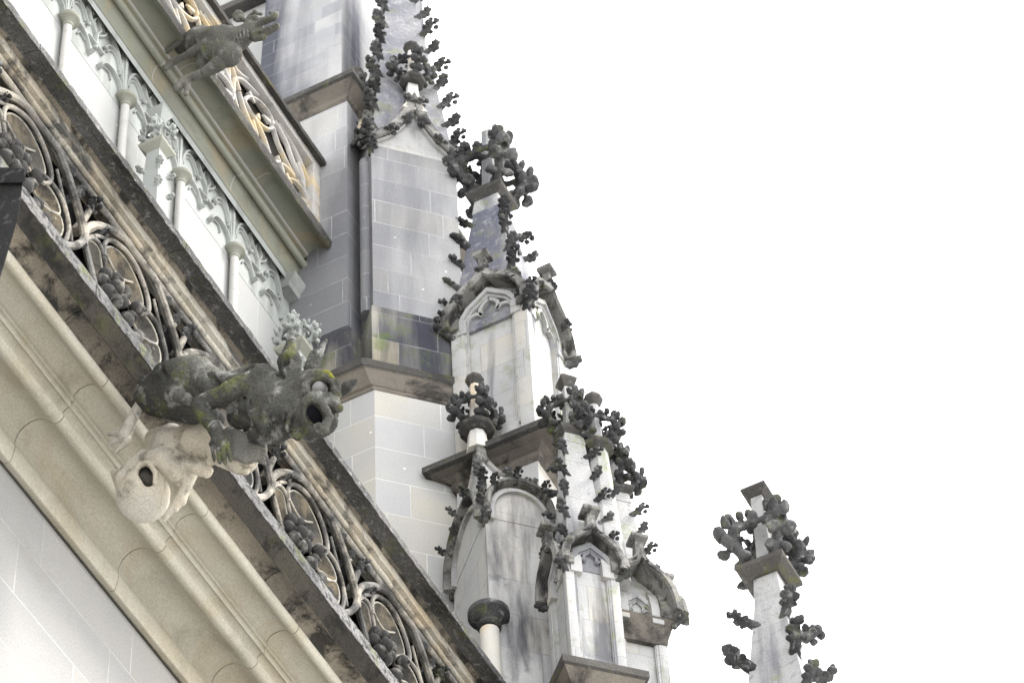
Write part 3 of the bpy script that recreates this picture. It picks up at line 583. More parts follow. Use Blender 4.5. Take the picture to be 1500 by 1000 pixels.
OGEE=[(-1,0),(-.93,.13),(-.78,.30),(-.55,.44),(-.32,.55),(-.15,.70),(-.05,.88),(0,1.0)]
KEEL=[(-1,0),(-.98,.2),(-.88,.42),(-.68,.60),(-.42,.72),(-.2,.80),(-.07,.90),(0,1.04)]
def gable(root,k,hw,half,z0,h,curve,matr,mats,w_=.03,d_=.09,fill=True,crk=0,cs=.08,name='gable',stub=0,inner=True,back=0):
    T=face_T(k,hw); m=MB(T)
    L=[Vector((a*half,0,z0+b*h)) for a,b in curve]; Rr=[Vector((-p.x,0,p.z)) for p in L[::-1]][1:]
    path=smooth_path(L+Rr,3) if False else L+Rr
    bk=-.02-back; prof=[(-w_*.6,bk),(-w_*.6,d_*.55),(-w_*1.1,d_*.7),(-w_*1.1,d_),(w_*.9,d_*1.15),(w_*1.3,d_*.9),(w_*1.0,d_*.2),(w_,bk)]
    prof=[(-a,b) for a,b in prof][::-1]
    m.sweep(path,prof,(0,-1,0)); go_=m.build(name,matr,root,25); root=go_
    if inner:
        m=MB(T); ip=[Vector((p.x*.86,0,z0-.02+(p.z-z0)*.86)) for p in path]; m.sweep(ip,[(-.012,0),(-.012,d_*.5),(.012,d_*.5),(.012,0)],(0,-1,0)); m.build('inner_moulding',mats,root,25)
    if fill:
        m=MB(T); v=[(p.x*.98,-.0012+back,p.z-.004) for p in path]+[(half*.98,-.0012+back,z0-.06),(-half*.98,-.0012+back,z0-.06)]
        b2=[(a,.08+back,c) for a,b,c in v]; m.loft([v,b2]); m.build('gable_field',mats,root,20)
    if stub:
        m=MB(T); t=z0+h; m.sq([(.035,t-.05),(.028,t+stub*.7),(.03,t+stub*.7),(.062,t+stub*.82),(.062,t+stub)],0,-d_*.5); m.build('gable_knob',matr,root,25)
    for sgn in(-1,1):
        for i in range(crk):
            t=(i+.6)/crk; j=t*(len(L)-1); a=L[int(j)]; b=L[min(int(j)+1,len(L)-1)]; p=a+(b-a)*(j-int(j))
            wp=T@Vector((p.x*sgn,-d_*.6,p.z+w_)); dirv=T.to_3x3()@Vector((sgn*.9,-.35,0)); inst(CRA if i%2 else CRB,'crocket',root,wp,math.atan2(dirv.y,dirv.x),cs)
    return go_
def trefoil(mb,half,zs,r=.014,d=.03,sc_=1.0):   # cusped blind tracery head on a face frame
    s=half
    A=[(-s,zs-.02),(-s*.9,zs+s*.45),(-s*.55,zs+s*.62),(-s*.32,zs+s*.42)]
    B=[(-s*.32,zs+s*.42),(-s*.36,zs+s*.85),(0,zs+s*1.25)]
    for q in(A,B):
        for sg in(1,-1):
            mb.sweep([Vector((a*sg,0,b)) for a,b in [tuple(p)[:2] for p in smooth_path([(x,y,0) for x,y in q],4)]],[(-r,0),(-r,d),(r,d),(r,0)],(0,-1,0))
def panel_body(root,hw,z0,z1,post,rec,mat,matr,arch=True,plinth=.1,dz=0,archh=None):
    m=MB(); c=hw-rec; m.sq([(c,z0),(c,z1-.001)]); root=m.build('panelled_shaft',mat,root,0)
    for sx in(-1,1):
        for sy in(-1,1):
            m=MB(); a=sx*hw; b=sx*(hw-post); e=sy*hw; f=sy*(hw-post)
            m.box(min(a,b),max(a,b),min(e,f),max(e,f),z0,z1); m.build('corner_post',matr,root,30,.01)
    for k in range(4):
        T=face_T(k,hw); s=hw-post; m=MB(T)
        m.loft([[(-s,.003,z0+.002),(s,.003,z0+.002),(s,rec,z0+plinth+.07),(-s,rec,z0+plinth+.07)],[(-s,rec+.01,z0+.002),(s,rec+.01,z0+.002),(s,rec+.02,z0+plinth+.05),(-s,rec+.02,z0+plinth+.05)]])
        for sg in(-1,1):
            m.sweep([Vector((sg*(s-.012),rec,z0+plinth)),Vector((sg*(s-.012),rec,z1-.02))],[(-.012,0),(-.012,rec*.6),(.012,rec*.6),(.012,0)],(0,-1,0))
        m.build('panel_frame',matr,root,25)
        if arch:
            zs=z1+(archh or 0)
            m=MB(face_T(k,hw-rec)); trefoil(m,s*.97,zs,.016*hw/.33,rec*.7)
            for q_,w2 in((1.0,.016),(1.13,.02)):
                m.sweep([Vector((a_*q_,0,zs+(b2-zs)*q_)) for a_,b2 in [(-s,z0+plinth if q_==1 else zs),(-s,zs),(-s*.95,zs+s*.42),(-s*.72,zs+s*.82),(-s*.35,zs+s*1.12),(0,zs+s*1.42),(s*.35,zs+s*1.12),(s*.72,zs+s*.82),(s*.95,zs+s*.42),(s,zs),(s,z0+plinth if q_==1 else zs)]],[(-w2,-.03),(-w2,rec*(.8 if q_==1 else 1.2)),(w2,rec*(.8 if q_==1 else 1.2)),(w2,-.03)],(0,-1,0))
            m.build('cusped_head',mats_light,root,25)
mats_light=MAT['spirepale']

# ------------------------------------------------------------------ A: tower buttress (octagonal foot, square upper shaft)
ta=empty('buttress',(15,8,0),'big grey ashlar buttress of the tower where both balustrades end','buttress')
def wbox(name,mat,root,x0,x1,y0,y1,z0,z1,bev=.008):
    m=MB(); m.box(x0,x1,y0,y1,z0,z1); return wbuild(m,name,mat,root,30,bev)
def octo(a):   # foot outline: faces -X, diagonal, -Y
    return [(15-a,7.973+a*.4),(15.75+a*.1,7.22-a*.95),(17.6,7.22-a*.95),(17.6,10.5),(15-a,10.5)]
m=MB(); m.loft([[(x,y,z) for x,y in octo(0)] for z in(0,22.18)]); wbuild(m,'octagonal_foot',MAT['ashlow'],ta,0)
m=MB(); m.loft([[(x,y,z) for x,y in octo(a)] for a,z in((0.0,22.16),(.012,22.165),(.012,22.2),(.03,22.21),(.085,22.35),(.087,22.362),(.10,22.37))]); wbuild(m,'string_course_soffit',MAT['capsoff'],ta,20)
m=MB(); m.loft([[(x,y,z) for x,y in octo(a)] for a,z in((.10,22.37),(.115,22.385),(.115,22.455),(.10,22.465),(-.04,22.56))]); wbuild(m,'string_course',MAT['coping'],ta,20)
# square upper shaft
ys=8.20
wbox('square_shaft',MAT['ashlar'],ta,15.0,17.3,ys,10.4,22.5,26.2,0)
# sloped foot of the square shaft
m=MB(); m.loft([[(15-a,ys-a,z),(17.3,ys-a,z),(17.3,10.4,z),(15-a,10.4,z)] for a,z in((.05,22.5),(.05,22.98),(.0,23.1))]); wbuild(m,'shaft_base',MAT['block'],ta,20)
cz=at(517,99,'X',14.865).z-.215; ys2=at(517,99,'X',14.865).y+.135
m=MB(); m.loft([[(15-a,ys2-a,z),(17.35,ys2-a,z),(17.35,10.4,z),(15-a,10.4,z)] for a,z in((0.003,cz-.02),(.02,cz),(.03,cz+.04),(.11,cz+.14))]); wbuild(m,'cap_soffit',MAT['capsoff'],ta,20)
m=MB(); m.loft([[(15-a,ys2-a,z),(17.35,ys2-a,z),(17.35,10.4,z),(15-a,10.4,z)] for a,z in((.11,cz+.14),(.135,cz+.155),(.135,cz+.215),(.12,cz+.225),(-.1,cz+.38))]); wbuild(m,'cap_cornice',MAT['coping'],ta,20)
up=at(500,80,'X',15.15); lf=at(377,60,'X',15.15)
m=MB(); m.loft([[(15.15+b,up.y+b*.5,z),(17,up.y+b*.5,z),(17,lf.y,z),(15.15+b,lf.y,z)] for b,z in((0,cz+.2),(.25,31))]); wbuild(m,'upper_shaft',MAT['ashdark'],ta,0)
tw=empty('tower_wall',(15.6,11,24),'pale tower wall behind the upper balustrade at the top edge','wall')
wbox('wall_face',MAT['mintwall'],tw,15.6,16.9,lf.y-.1,13,22,33,0)
a=at(345,8,'X',15.5); 
m=MB(); m.box(15.48,15.6,lf.y-.12,13,a.z-.02,a.z+.08); wbuild(m,'string_course',MAT['coping'],tw,30,.01)

# ------------------------------------------------------------------ A2: diagonal pinnacle engaged in the buttress
S2=.7071
def diag_root(name,corner,side,z,label,cat,group=None):
    # square set diagonally; 'corner' is its left front corner, faces look to (-1,-1)
    cx=corner[0]+side*.5*S2+side*.5*S2; cy=corner[1]-side*.5*S2+side*.5*S2
    return empty(name,(cx,cy,z),label,cat,group,rz=-PI/4)
# local frame rotated -45deg: local -y -> world (-.7071,-.7071) : face 0 looks at the viewer
pa=diag_root('pinnacle',(15.0,7.973),.74,22.5,'large diagonal pinnacle with a plain pointed gable engaged in the grey buttress','pinnacle')
hw=.37; zb=23.18-22.5
m=MB(); m.sq([(hw+.02,-.10),(hw+.02,zb-.03),(hw+.015,zb)]); m.build('base_block',MAT['block'],pa,30)
m=MB(); m.sq([(hw,zb-.01),(hw,25.42-22.5)]); m.build('shaft',MAT['ashlar'],pa,0)
zg=25.42-22.5
GA=[(-1.04,-.02),(-.8,.10),(-.55,.26),(-.3,.50),(-.12,.75),(0,1.0)]
for k in(0,1,3): gable(pa,k,hw,hw,zg,.68,GA,MAT['hood'],MAT['pinn'],w_=.035,d_=.07,crk=3,cs=.12)
spire(pa,.37,zg-.05,.02,zg+3.9,13,.125,MAT['spire'],skip=(0,1))
for k in(0,3):
    T=face_T(k,hw); wp=T@Vector((0,-.02,0))
    m=MB(T); m.loft([[(-.1*s,-.05*s-.02,z),(.1*s,-.05*s-.02,z),(.1*s,.05*s,z),(-.1*s,.05*s,z)] for s,z in((1.1,zg+.50),(.8,zg+.58),(.55,zg+.70),(.45,zg+.84),(.42,zg+.98))]); m.build('finial_neck',MAT['cream'],pa,30)
    finial(pa,wp.x,wp.y,zg+.95,.20,.5,.045,.115,True,MAT['cream'])
for k in(0,2,3):  # leafy corner bunches at the gable feet
    a=-PI/4+(k-1)*PI/2
for cx_,cy_ in((-hw,-hw),(hw,-hw)):
    for j,(dz,ss) in enumerate(((-.02,.13),(.12,.11),(-.12,.10))):
        inst(CRA if j%2 else CRB,'crocket',pa,(cx_,cy_,zg+dz),math.atan2(cy_,cx_)+.5*(j-1),ss)
m=MB(); m.poly([(.055,zb+.05),(.055,zg-.15)],12,0,-hw-.01,-hw+.13); m.build('corner_colonnette',MAT['ashlar'],pa,40)

# ------------------------------------------------------------------ B: square pinnacle with niches on its own pier
pbx,pby,wB=15.4+.335,7.17,.67
pb=empty('pinnacle',(pbx,pby,0),'tall square pinnacle with cusped panels, crocketed spire and big open leaf finial','pinnacle')
h=wB/2
m=MB(); m.sq([(h,0),(h,21.17)]); m.build('pier',MAT['ashlow'],pb,0)
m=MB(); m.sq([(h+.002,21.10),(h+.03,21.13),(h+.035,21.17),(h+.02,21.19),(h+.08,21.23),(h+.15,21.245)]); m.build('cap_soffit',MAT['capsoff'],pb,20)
m=MB(); m.sq([(h+.15,21.245),(h+.19,21.25),(h+.19,21.31),(h+.17,21.33),(h,21.46)]); m.build('pier_cap',MAT['coping'],pb,20)
panel_body(pb,h,21.42,23.0,.12,.055,MAT['pinn'],MAT['pinn'],plinth=.22)
for k in range(4): gable(pb,k,h,h*1.05,22.98,.56,KEEL,MAT['hood'],MAT['spirepale'],w_=.03,d_=.085,crk=2,cs=.10,stub=.2,name='ogee_gable',inner=False,back=.06)
spire(pb,.31,22.95,.125,24.72,6,.12,MAT['spire'],0,.06,first=.5)
m=MB(); m.sq([(.128,24.70),(.10,24.98)],0,.07); m.build('neck',MAT['spirepale'],pb,20,.006)
finial(pb,0,.07,24.93,.37,1.0,.075,.165,False,MAT['spirepale'],FIN,caprot=PI/4,topcap=False,crz=PI/4)
inst(CRA,'crocket',pb,(0,.07,25.70),1,.09,-1.2)
for sx in(-1,1):
    for sy in(-1,1):
        inst(CRA,'crocket',pb,(sx*h,sy*h,22.98),math.atan2(sy,sx),.13); inst(CRB,'crocket',pb,(sx*h*.98,sy*h*.98,23.15),math.atan2(sy,sx)+.3,.10)

# ------------------------------------------------------------------ C: arched shaft set diagonally in front
sc_side=.50; dep=.74
pcx=14.8+sc_side*.5*S2+dep*.5*S2; pcy=7.0-sc_side*.5*S2+dep*.5*S2
pcn=empty('buttress',(pcx,pcy,0),'diagonal buttress head with round arched panels and streaked dark stains','buttress',rz=-PI/4)
hx,hy=sc_side/2,dep/2
m=MB(); m.box(-hx,hx,-hy,hy,17.0,20.45); m.build('shaft',MAT['stain'],pcn,0)
m=MB(); m.box(-hx+.03,hx-.03,-hy+.03,hy-.03,0,17.2); m.build('lower_shaft',MAT['stain'],pcn,0)
def rect_face(k):
    hh=(hy,hx,hy,hx)[k]; return Matrix.Rotation(k*PI/2,4,'Z')@Matrix.Translation((0,-hh,0)),((hx,hy,hx,hy)[k])
for k in range(4):
    T,hf=rect_face(k); m=MB(T); zs=20.08; rr=hf*.98
    rzz=.30 if k in(0,2) else .34
    pth=[Vector((a,0,b)) for a,b in [(-rr,zs-.12)]+arc(0,zs,rr,180,0,14,rzz)+[(rr,zs-.12)]]
    m.sweep(pth,[(.022,-.0),(.026,.05),(.012,.08),(-.012,.08),(-.022,.05),(-.022,0)],(0,-1,0)); m.build('hood_mould',MAT['hood'],pcn,25)
    m=MB(T); pth=[Vector((p.x*.84,0,zs-.03+(p.z-zs)*.84)) for p in pth]; m.sweep(pth,[(-.015,0),(-.015,.035),(.015,.035),(.015,0)],(0,-1,0)); m.build('arch_moulding',MAT['pinn'],pcn,25)
    m=MB(T); m.loft([[(a,y,b) for a,b in [(-rr*.96,zs-.1)]+arc(0,zs,rr*.96,180,0,14,rzz*.96)+[(rr*.96,zs-.1)]] for y in(-.004,.12)]); m.build('arch_field',MAT['stain'],pcn,20)
    for a in(-hf*.8,-hf*.1,hf*.7): 
        zz=zs+rzz*math.sqrt(max(0,1-(a/rr)**2)); wp=T@Vector((a,-.06,zz+.02)); inst(CRB,'crocket',pcn,wp,-PI/2+k*PI/2+.4*a,.075)
# concave canopy roof with ridge ribs
AX,AY=-.11,.11
def roofc(t,sx,sy,k_=1.0):
    w_=max(.07,(1-t)**1.7); o_=1-w_
    return (sx*hx*w_*k_+AX*o_,sy*hy*w_*k_+AY*o_,20.36+1.02*t)
m=MB(); m.loft([[roofc(i/10,sx,sy) for sx,sy in((-1,-1),(1,-1),(1,1),(-1,1))] for i in range(11)]); m.build('canopy',MAT['spirepale'],pcn,20)
m=MB()
for sx in(-1,1):
    for sy in(-1,1): m.tube([roofc(i/10,sx,sy,1.04) for i in range(11)],.028,8)
m.build('ridge_rib',MAT['hood'],pcn,30)
for k_,(sx,sy) in enumerate(((-1,-1),(1,-1),(-1,1))):
    for t in(.22,.5): inst(CRA,'crocket',pcn,roofc(t,sx,sy,1.08),math.atan2(sy,sx),.075)
inst(CRA,'crocket',pcn,(0,-hy*.5,20.62),-PI/2,.08); inst(CRB,'crocket',pcn,(hx*.4,-hy*.4,20.66),-PI/4,.08)
m=MB(); m.poly([(.085,21.26),(.065,21.50)],8,PI/8,AX,AY); m.build('neck',MAT['cream'],pcn,25)
finial(pcn,AX,AY,21.49,.20,.56,.05,.14,True,MAT['cream'])
for j,dz in enumerate((0,.13,.26,-.14)): inst(CRA if j%2 else CRB,'crocket',pcn,(-hx,-hy,20.1+dz),PI*1.25+.2*j,.085)
cp=at(716,903,'Y',7.0)
co=empty('colonnette',(cp.x,cp.y,17),'short cream colonnette with a dark round capital beside the lower coping','colonnette')
m=MB(); m.poly([(.075,0),(.068,cp.z-17-.14)],20); m.build('shaft',MAT['cream'],co,40)
m=MB(); z=cp.z-17; m.poly([(.069,z-.12),(.085,z-.105),(.085,z-.08),(.072,z-.07),(.09,z-.04),(.13,z-.015),(.145,z-.005),(.145,z+.035),(.12,z+.05),(.02,z+.09)],24); m.build('capital',MAT['crock'],co,35)
# ------------------------------------------------------------------ D: slim diagonal pinnacles in front
def slim(corner,side,z0,label,hb,hsp,over=.0,matb=None,cap=True,ctop=.75,gh=.38):
    r=diag_root('pinnacle',corner,side,z0,label,'pinnacle','slim diagonal pinnacles'); hh=side/2
    mb_=matb or MAT['pinn']
    m=MB(); m.sq([(hh*.9,-z0),(hh*.9,-.32)]); m.build('pier',MAT['stain'],r,0)
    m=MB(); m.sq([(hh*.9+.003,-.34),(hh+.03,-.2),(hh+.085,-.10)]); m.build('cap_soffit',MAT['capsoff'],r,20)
    m=MB(); m.sq([(hh+.085,-.10),(hh+.105,-.09),(hh+.105,-.03),(hh+.085,-.015),(hh,.05)]); m.build('base_cap',MAT['coping'],r,20)
    panel_body(r,hh,.03,hb,.065,.035,mb_,mb_,plinth=.05)
    for k in range(4): gable(r,k,hh+over,hh*1.08+over*.6,hb-.03,gh,KEEL,MAT['hood'],mb_,w_=.024,d_=.07+over*.3,crk=1,cs=.075,stub=.16,name='ogee_gable',inner=False,back=.04+over*.8)
    for sx in(-1,1):
        for sy in(-1,1): inst(CRA,'crocket',r,(sx*(hh+over),sy*(hh+over),hb-.05),math.atan2(sy,sx),.085)
    zt=hb+hsp
    spire(r,hh*.86,hb-.03,.075,zt,6,.085,MAT['spirepale'],first=.5)
    m=MB(); m.sq([(.08,zt-.01),(.066,zt+.12)]); m.build('neck',MAT['spirepale'],r,20,.004)
    finial(r,0,0,zt+.12,.21,.58,.05,.105,False,MAT['spirepale'],FIN2)
    return r
D1=slim((14.6,6.333),.385,17.98,'nearest slim pinnacle with a trefoil panel under an ogee gable and pale spire',1.0,1.42)
D2=slim((15.03,6.20),.38,17.78,'rightmost slim pinnacle with overhanging dark canopy gables beside the sky',1.05,1.30,over=.06,gh=.52)
# canopy vault under D2's gables
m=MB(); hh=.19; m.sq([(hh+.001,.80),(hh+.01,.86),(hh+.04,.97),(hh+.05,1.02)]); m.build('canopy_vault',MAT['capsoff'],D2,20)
e=at(875,658,'X',14.98)
E2=empty('gable_finial',(e.x,e.y,e.z-1.1),'small octagonal-capped finial between the two pale crocketed spires','finial')
m=MB(); m.poly([(.15,-.3),(.10,.5),(.07,1.1)],8,PI/8); m.build('shaft',MAT['spirepale'],E2,25)
for i in range(5): inst(CRA,'crocket',E2,(.1*math.cos(i*2.2),.1*math.sin(i*2.2),.2+i*.17),i*2.2,.07)
finial(E2,0,0,1.08,.2,.52,.045,.12,True,MAT['spirepale'],FIN2)
# ------------------------------------------------------------------ F: lone spire at far right
XF=18.0; fc=at(1118,850,'X',XF); 
pf=empty('pinnacle',(XF+.20,6.13,0),'lone lichen-speckled spire top with square cap and leaf finial against the white sky','pinnacle')
m=MB(); m.sq([(.50,0),(.50,18.6)]); m.build('pier',MAT['ashlow'],pf,0)
m=MB(); m.sq([(.50,18.6),(.58,18.7),(.58,18.78),(.45,18.9)]); m.build('pier_cap',MAT['coping'],pf,20)
spire(pf,.43,18.88,.115,21.77,6,.18,MAT['spirepale'],first=.55)
m=MB(); m.sq([(.118,21.75),(.098,22.12)]); m.build('neck',MAT['spirepale'],pf,20,.006)
finial(pf,0,0,22.10,.37,.98,.085,.205,False,MAT['spirepale'],FIN2,crz=PI/4)
# ------------------------------------------------------------------ mint finials standing in front of the frieze
def small_finial(px,py,Y,s,label,low=.8,top=True):
    p=at(px,py,'Y',Y); r=empty('wall_finial',(p.x,p.y,p.z-low),label,'finial','finials in front of the blind arches',rz=0)
    fl=17.06-(p.z-low); m=MB(); m.sq([(.12*s,fl),(.12*s,fl+.5),(.10*s,fl+.6),(.10*s,-.6),(.055*s,low)]); m.build('shaft',MAT['mint'],r,25)
    for i,z in enumerate((low-.52,low-.28)):
        for k in range(4): inst(CRM,'crocket',r,(.06*s*(1 if k in(0,3) else -1),.06*s*(1 if k<2 else -1),z),PI/4+k*PI/2 if k<2 else PI/4+k*PI/2,.07*s)
    m=MB(); m.sq([(.05*s,low-.06),(.105*s,low),(.11*s,low+.02),(.105*s,low+.035),(.05*s,low+.06)]); m.build('cap_slab',MAT['capmint'],r,25)
    m=MB(); m.sq([(.048*s,low+.04),(.04*s,low+.36)]); m.build('stem',MAT['mint'],r,25)
    inst(FINM,'leaf_crown',r,(0,0,low+.12),.3,(.14*s,.14*s,.22*s))
    if not top: return r
    m=MB(); m.sq([(.035*s,low+.40*s),(.075*s,low+.50*s),(.08*s,low+.51*s),(.03*s,low+.54*s)]); m.build('top_knob',MAT['mint'],r,25)
    return r
small_finial(230,222,8.5,.95,'small mint finial with a square slab in front of the blind arches')
r_=small_finial(434,520,8.4,1.2,'leafy mint finial behind the horned gargoyle head, close to the grey buttress',low=.25,top=False)
# impost block at the end of the frieze
ip=at(432,418,'X',14.93)
io=empty('impost',(14.9,ip.y,ip.z),'small moulded impost block where the frieze meets the grey buttress','corbel')
m=MB(); m.loft([[(-.07,-a,z),(.1,-a,z),(.1,.30,z),(-.07,.30,z)] for a,z in((.0,-.10),(.01,-.05),(.05,.0),(.06,.04),(.03,.06))]); m.build('impost_block',MAT['mint'],io,25)
# ------------------------------------------------------------------ dark spout at far left
XQ=at(14,300,'Y',6.6).x; p=at(14,300,'X',XQ); sp_=empty('spout',(p.x,p.y,p.z),'black tapering stone spout cut by the left edge below the grapes','spout')
def outl(L,x): return [tuple(at(a_,b_,'X',x)-p) for a_,b_ in L]
A_=[(-40,262),(34,264),(27,318),(3,398),(-20,470),(-40,500)]; B_=[(-40,244),(36,246),(38,264),(33,268),(-40,268)]
m=MB(); m.loft([outl(A_,XQ),outl(A_,XQ-.08)]); m.build('spout_body',MAT['lead'],sp_,20,.008)
m=MB(); m.loft([outl(B_,XQ+.02),outl(B_,XQ-.10)]); m.build('spout_rim',MAT['lead'],sp_,20,.01)
q_=at(-10,330,'X',XQ-.04)-p; m=MB(); m.box(-.06,-.01,q_.y,7.05-p.y,q_.z,q_.z+.2); m.build('bracket',MAT['lead'],sp_,20,.006)

# ------------------------------------------------------------------ gargoyles (sculpted)
def gq(px,py,X,ox=130,oy=470,s=3.124):
    v=at(ox+px/s,oy+py/s,'X',X); return np.array((v.x,v.y,v.z))
def m_per_px(X,px,py): # metres per photo pixel on plane X at that pixel
    v=at(px,py,'X',X)-CAM; return v.dot(fw)/F
XG=10.32; XS=.75; U=m_per_px(XG,350,600)/3.124     # metres per crop pixel at that distance
def C_(a,b,ra,rb,k=.03,xa=0,xb=0,**kw): return ('c',gq(*a,XG+xa*XS,**kw),gq(*b,XG+xb*XS,**kw),ra*U,rb*U,k)
def E_(a,r,k=.02,x=0,rot=None,**kw): return ('e',gq(*a,XG+x*XS,**kw),tuple(q*U for q in r),rot,k)
def Nc(p): q=list(p); q[0]='-'+q[0]; return tuple(q)
VD=np.array(fw)   # toward depth
g1=empty('gargoyle',tuple(gq(330,300,XG)),'mossy horned gargoyle with gaping mouth leaning out of the lower balustrade','gargoyle')
g1.location.z=gq(330,300,XG)[2]
off=np.array(g1.location)
def loc_(pr): 
    out=[]
    for p in pr:
        q=list(p); q[1]=np.array(q[1])-off
        if q[0][-1]=='c': q[2]=np.array(q[2])-off
        out.append(tuple(q))
    return out
def view_rot(ang,bx=None):   # columns: image right, image up rotated by ang, depth
    r_=np.array(rx); u_=-np.array(dn); c,s=math.cos(ang),math.sin(ang)
    return np.stack([r_*c+u_*s,-r_*s+u_*c,np.array(fw)],1)
body=[
 C_((300,330),(470,270),95,118,.03,.05,.04),          # rump from wall
 C_((470,280),(560,290),112,92,.03,.03,.02),
 C_((540,305),(800,345),80,100,.03,.02,.0),             # torso
 C_((790,345),(885,410),100,98,.03,0,0),C_((880,300),(940,300),60,64,.02,.02,.02),
 C_((860,340),(960,345),92,76,.03),                   # neck
 C_((700,420),(900,455),74,84,.025,.0,0),               # chest
 C_((360,250),(500,215),70,60,.03,-.04,-.06),          # near haunch
 C_((500,215),(560,330),52,42,.02,-.07,-.08),
 C_((780,262),(640,325),56,46,.018,-.11,-.19),         # upper arm
 C_((640,325),(508,385),46,42,.015,-.19,-.20),
 C_((508,395),(590,520),42,30,.015,-.20,-.15),          # forearm
 C_((590,520),(605,560),30,28,.02,-.14,-.12),
 C_((800,235),(835,270),44,46,.02,-.09,-.07),          # shoulder knob
 C_((560,560),(575,640),11,9,.008,-.13,-.13),C_((588,560),(600,650),11,9,.008,-.14,-.14),C_((612,560),(625,655),11,9,.008,-.14,-.14),C_((635,555),(650,640),10,8,.008,-.13,-.13),
 E_((600,555),(44,32,34),.012,-.125,view_rot(0)),
 # head
 E_((1040,310),(100,92,95),.04,-.0,view_rot(-.3)),
 E_((985,320),(62,92,72),.03,.0,view_rot(0)),
 E_((1060,400),(88,78,80),.035,-.02,view_rot(-.7)),      # muzzle
 E_((1060,455),(80,60,62),.03,-.02,view_rot(-.2)),
 C_((960,430),(1060,490),70,45,.03),                     # jaw
 E_((1112,375),(34,28,34),.014,-.05,view_rot(0)),       # nose
 E_((1140,400),(26,22,26),.012,-.03,view_rot(0)),
 C_((1095,345),(1125,375),22,26,.015,-.05,-.05),
 C_((985,268),(1060,250),26,24,.012,-.07,-.085),C_((1060,250),(1135,285),24,20,.012,-.085,-.05), # brow
 C_((1135,285),(1140,340),18,16,.012,-.05,-.045),
 C_((1015,345),(1090,350),16,14,.012,-.085,-.08),
]
body+=[
 Nc(E_((1060,308),(56,47,50),.008,-.085,view_rot(-.2))),
 C_((1018,330),(1058,352),9,10,.006,-.088,-.090),C_((1058,352),(1102,332),10,8,.006,-.090,-.080),
 C_((1002,278),(1050,258),17,20,.008,-.086,-.098),C_((1050,258),(1112,280),20,14,.008,-.098,-.082),C_((1112,280),(1128,330),14,12,.008,-.082,-.07),
 C_((985,395),(1015,362),15,18,.008,-.085,-.10),C_((1015,362),(1070,382),18,17,.008,-.10,-.102),C_((1070,382),(1104,440),17,17,.008,-.102,-.092),C_((1104,440),(1075,495),18,20,.008,-.092,-.085),C_((1075,495),(1000,445),18,15,.008,-.085,-.088),C_((1000,445),(985,395),14,14,.008,-.088,-.085),
 Nc(E_((1030,428),(40,66,80),.006,-.10,view_rot(.5))),
 Nc(E_((1098,386),(8,6,12),.004,-.11,view_rot(0))),Nc(E_((1125,398),(7,6,12),.004,-.10,view_rot(0))),
 # ears / horn
 C_((932,270),(918,195),44,54,.012,-.03,-.04),C_((918,195),(928,58),56,8,.010,-.04,-.04),
 Nc(E_((905,195),(15,72,24),.008,-.10,view_rot(.05))),
 C_((1015,220),(1040,160),36,30,.012,-.02,-.02),C_((1040,160),(1086,90),32,9,.010,-.02,-.02),
 C_((1140,335),(1180,303),24,27,.010,.03,.02),C_((1180,303),(1226,268),30,8,.008,.02,.02),
 Nc(E_((1178,302),(26,9,20),.006,-.02,view_rot(.55))),
 # neck folds and chest rags
 C_((880,470),(960,520),50,26,.02,0,0),C_((760,520),(860,520),40,44,.03,0,.02),
]
body+=[ # muscle folds, ribs and hollows
 Nc(C_((560,250),(610,330),16,16,.02,-.10,-.10)),C_((330,370),(480,400),75,75,.04,.09,.09),C_((400,330),(420,350),80,80,.04,.04,.04),
 C_((700,235),(770,225),26,30,.015,-.07,-.08),C_((650,250),(700,240),20,22,.015,-.05,-.06),C_((380,330),(450,360),40,30,.02,-.08,-.07),C_((300,300),(350,250),40,40,.02,-.03,-.04),
 Nc(C_((340,200),(360,330),8,12,.015,-.13,-.12)),C_((760,430),(800,500),26,22,.015,-.085,-.07),C_((820,350),(800,440),20,18,.015,-.10,-.10),
C_((930,330),(960,400),22,26,.015,-.07,-.08)]
def wr(a,b,r,x=-.1): return C_(a,b,r,r,.01,x,x)
body+=[wr((900,350),(890,450),11,-.10),wr((870,330),(850,460),12,-.10),wr((925,420),(905,500),12,-.09),wr((760,290),(745,420),13,-.10)]
body+=[Nc(C_((600,205),(660,235),26,20,.02,-.04,-.04)),Nc(C_((640,400),(700,440),20,16,.02,-.10,-.10)),Nc(C_((870,250),(905,285),12,10,.012,-.09,-.09))]
body+=[C_((905+i*14,300+i*26),(870+i*10,340+i*26),13,9,.008,-.105+.005*i,-.115) for i in range(5)]
body+=[Nc(C_((840+i*26,470-i*3),(850+i*26,525-i*6),6,5,.008,-.10,-.09)) for i in range(5)]
body+=[Nc(C_((660+i*30,300+i*10),(650+i*30,360+i*14),5,6,.010,-.11,-.11)) for i in range(4)]
gm=sculpt(loc_(body),.0075,'gargoyle_body',MAT['garg'],.007,13)
em=sculpt(loc_([E_((1057,310),(36,35,36),.004,-.060,view_rot(0))]),.006,'eye_ball',MAT['eye']); o=bpy.data.objects.new('eye',em); col.objects.link(o); o.parent=g1
gb=bpy.data.objects.new('body',gm); col.objects.link(gb); gb.parent=g1
m=MB(Matrix.Translation(-Vector(off)));
lq=[E_((1085,243),(34,18,16),.01,-.075,view_rot(-.3)),E_((1112,262),(22,12,14),.01,-.07,view_rot(-.6))]
th=sculpt(loc_([E_((1030,428),(41,66,14),.01,-.045,view_rot(.5))]),.008,'throat_shade',MAT['hole']); o=bpy.data.objects.new('throat_shade',th); col.objects.link(o); o.parent=g1  # near-black disc in the mouth, the cavity's shade put into its colour
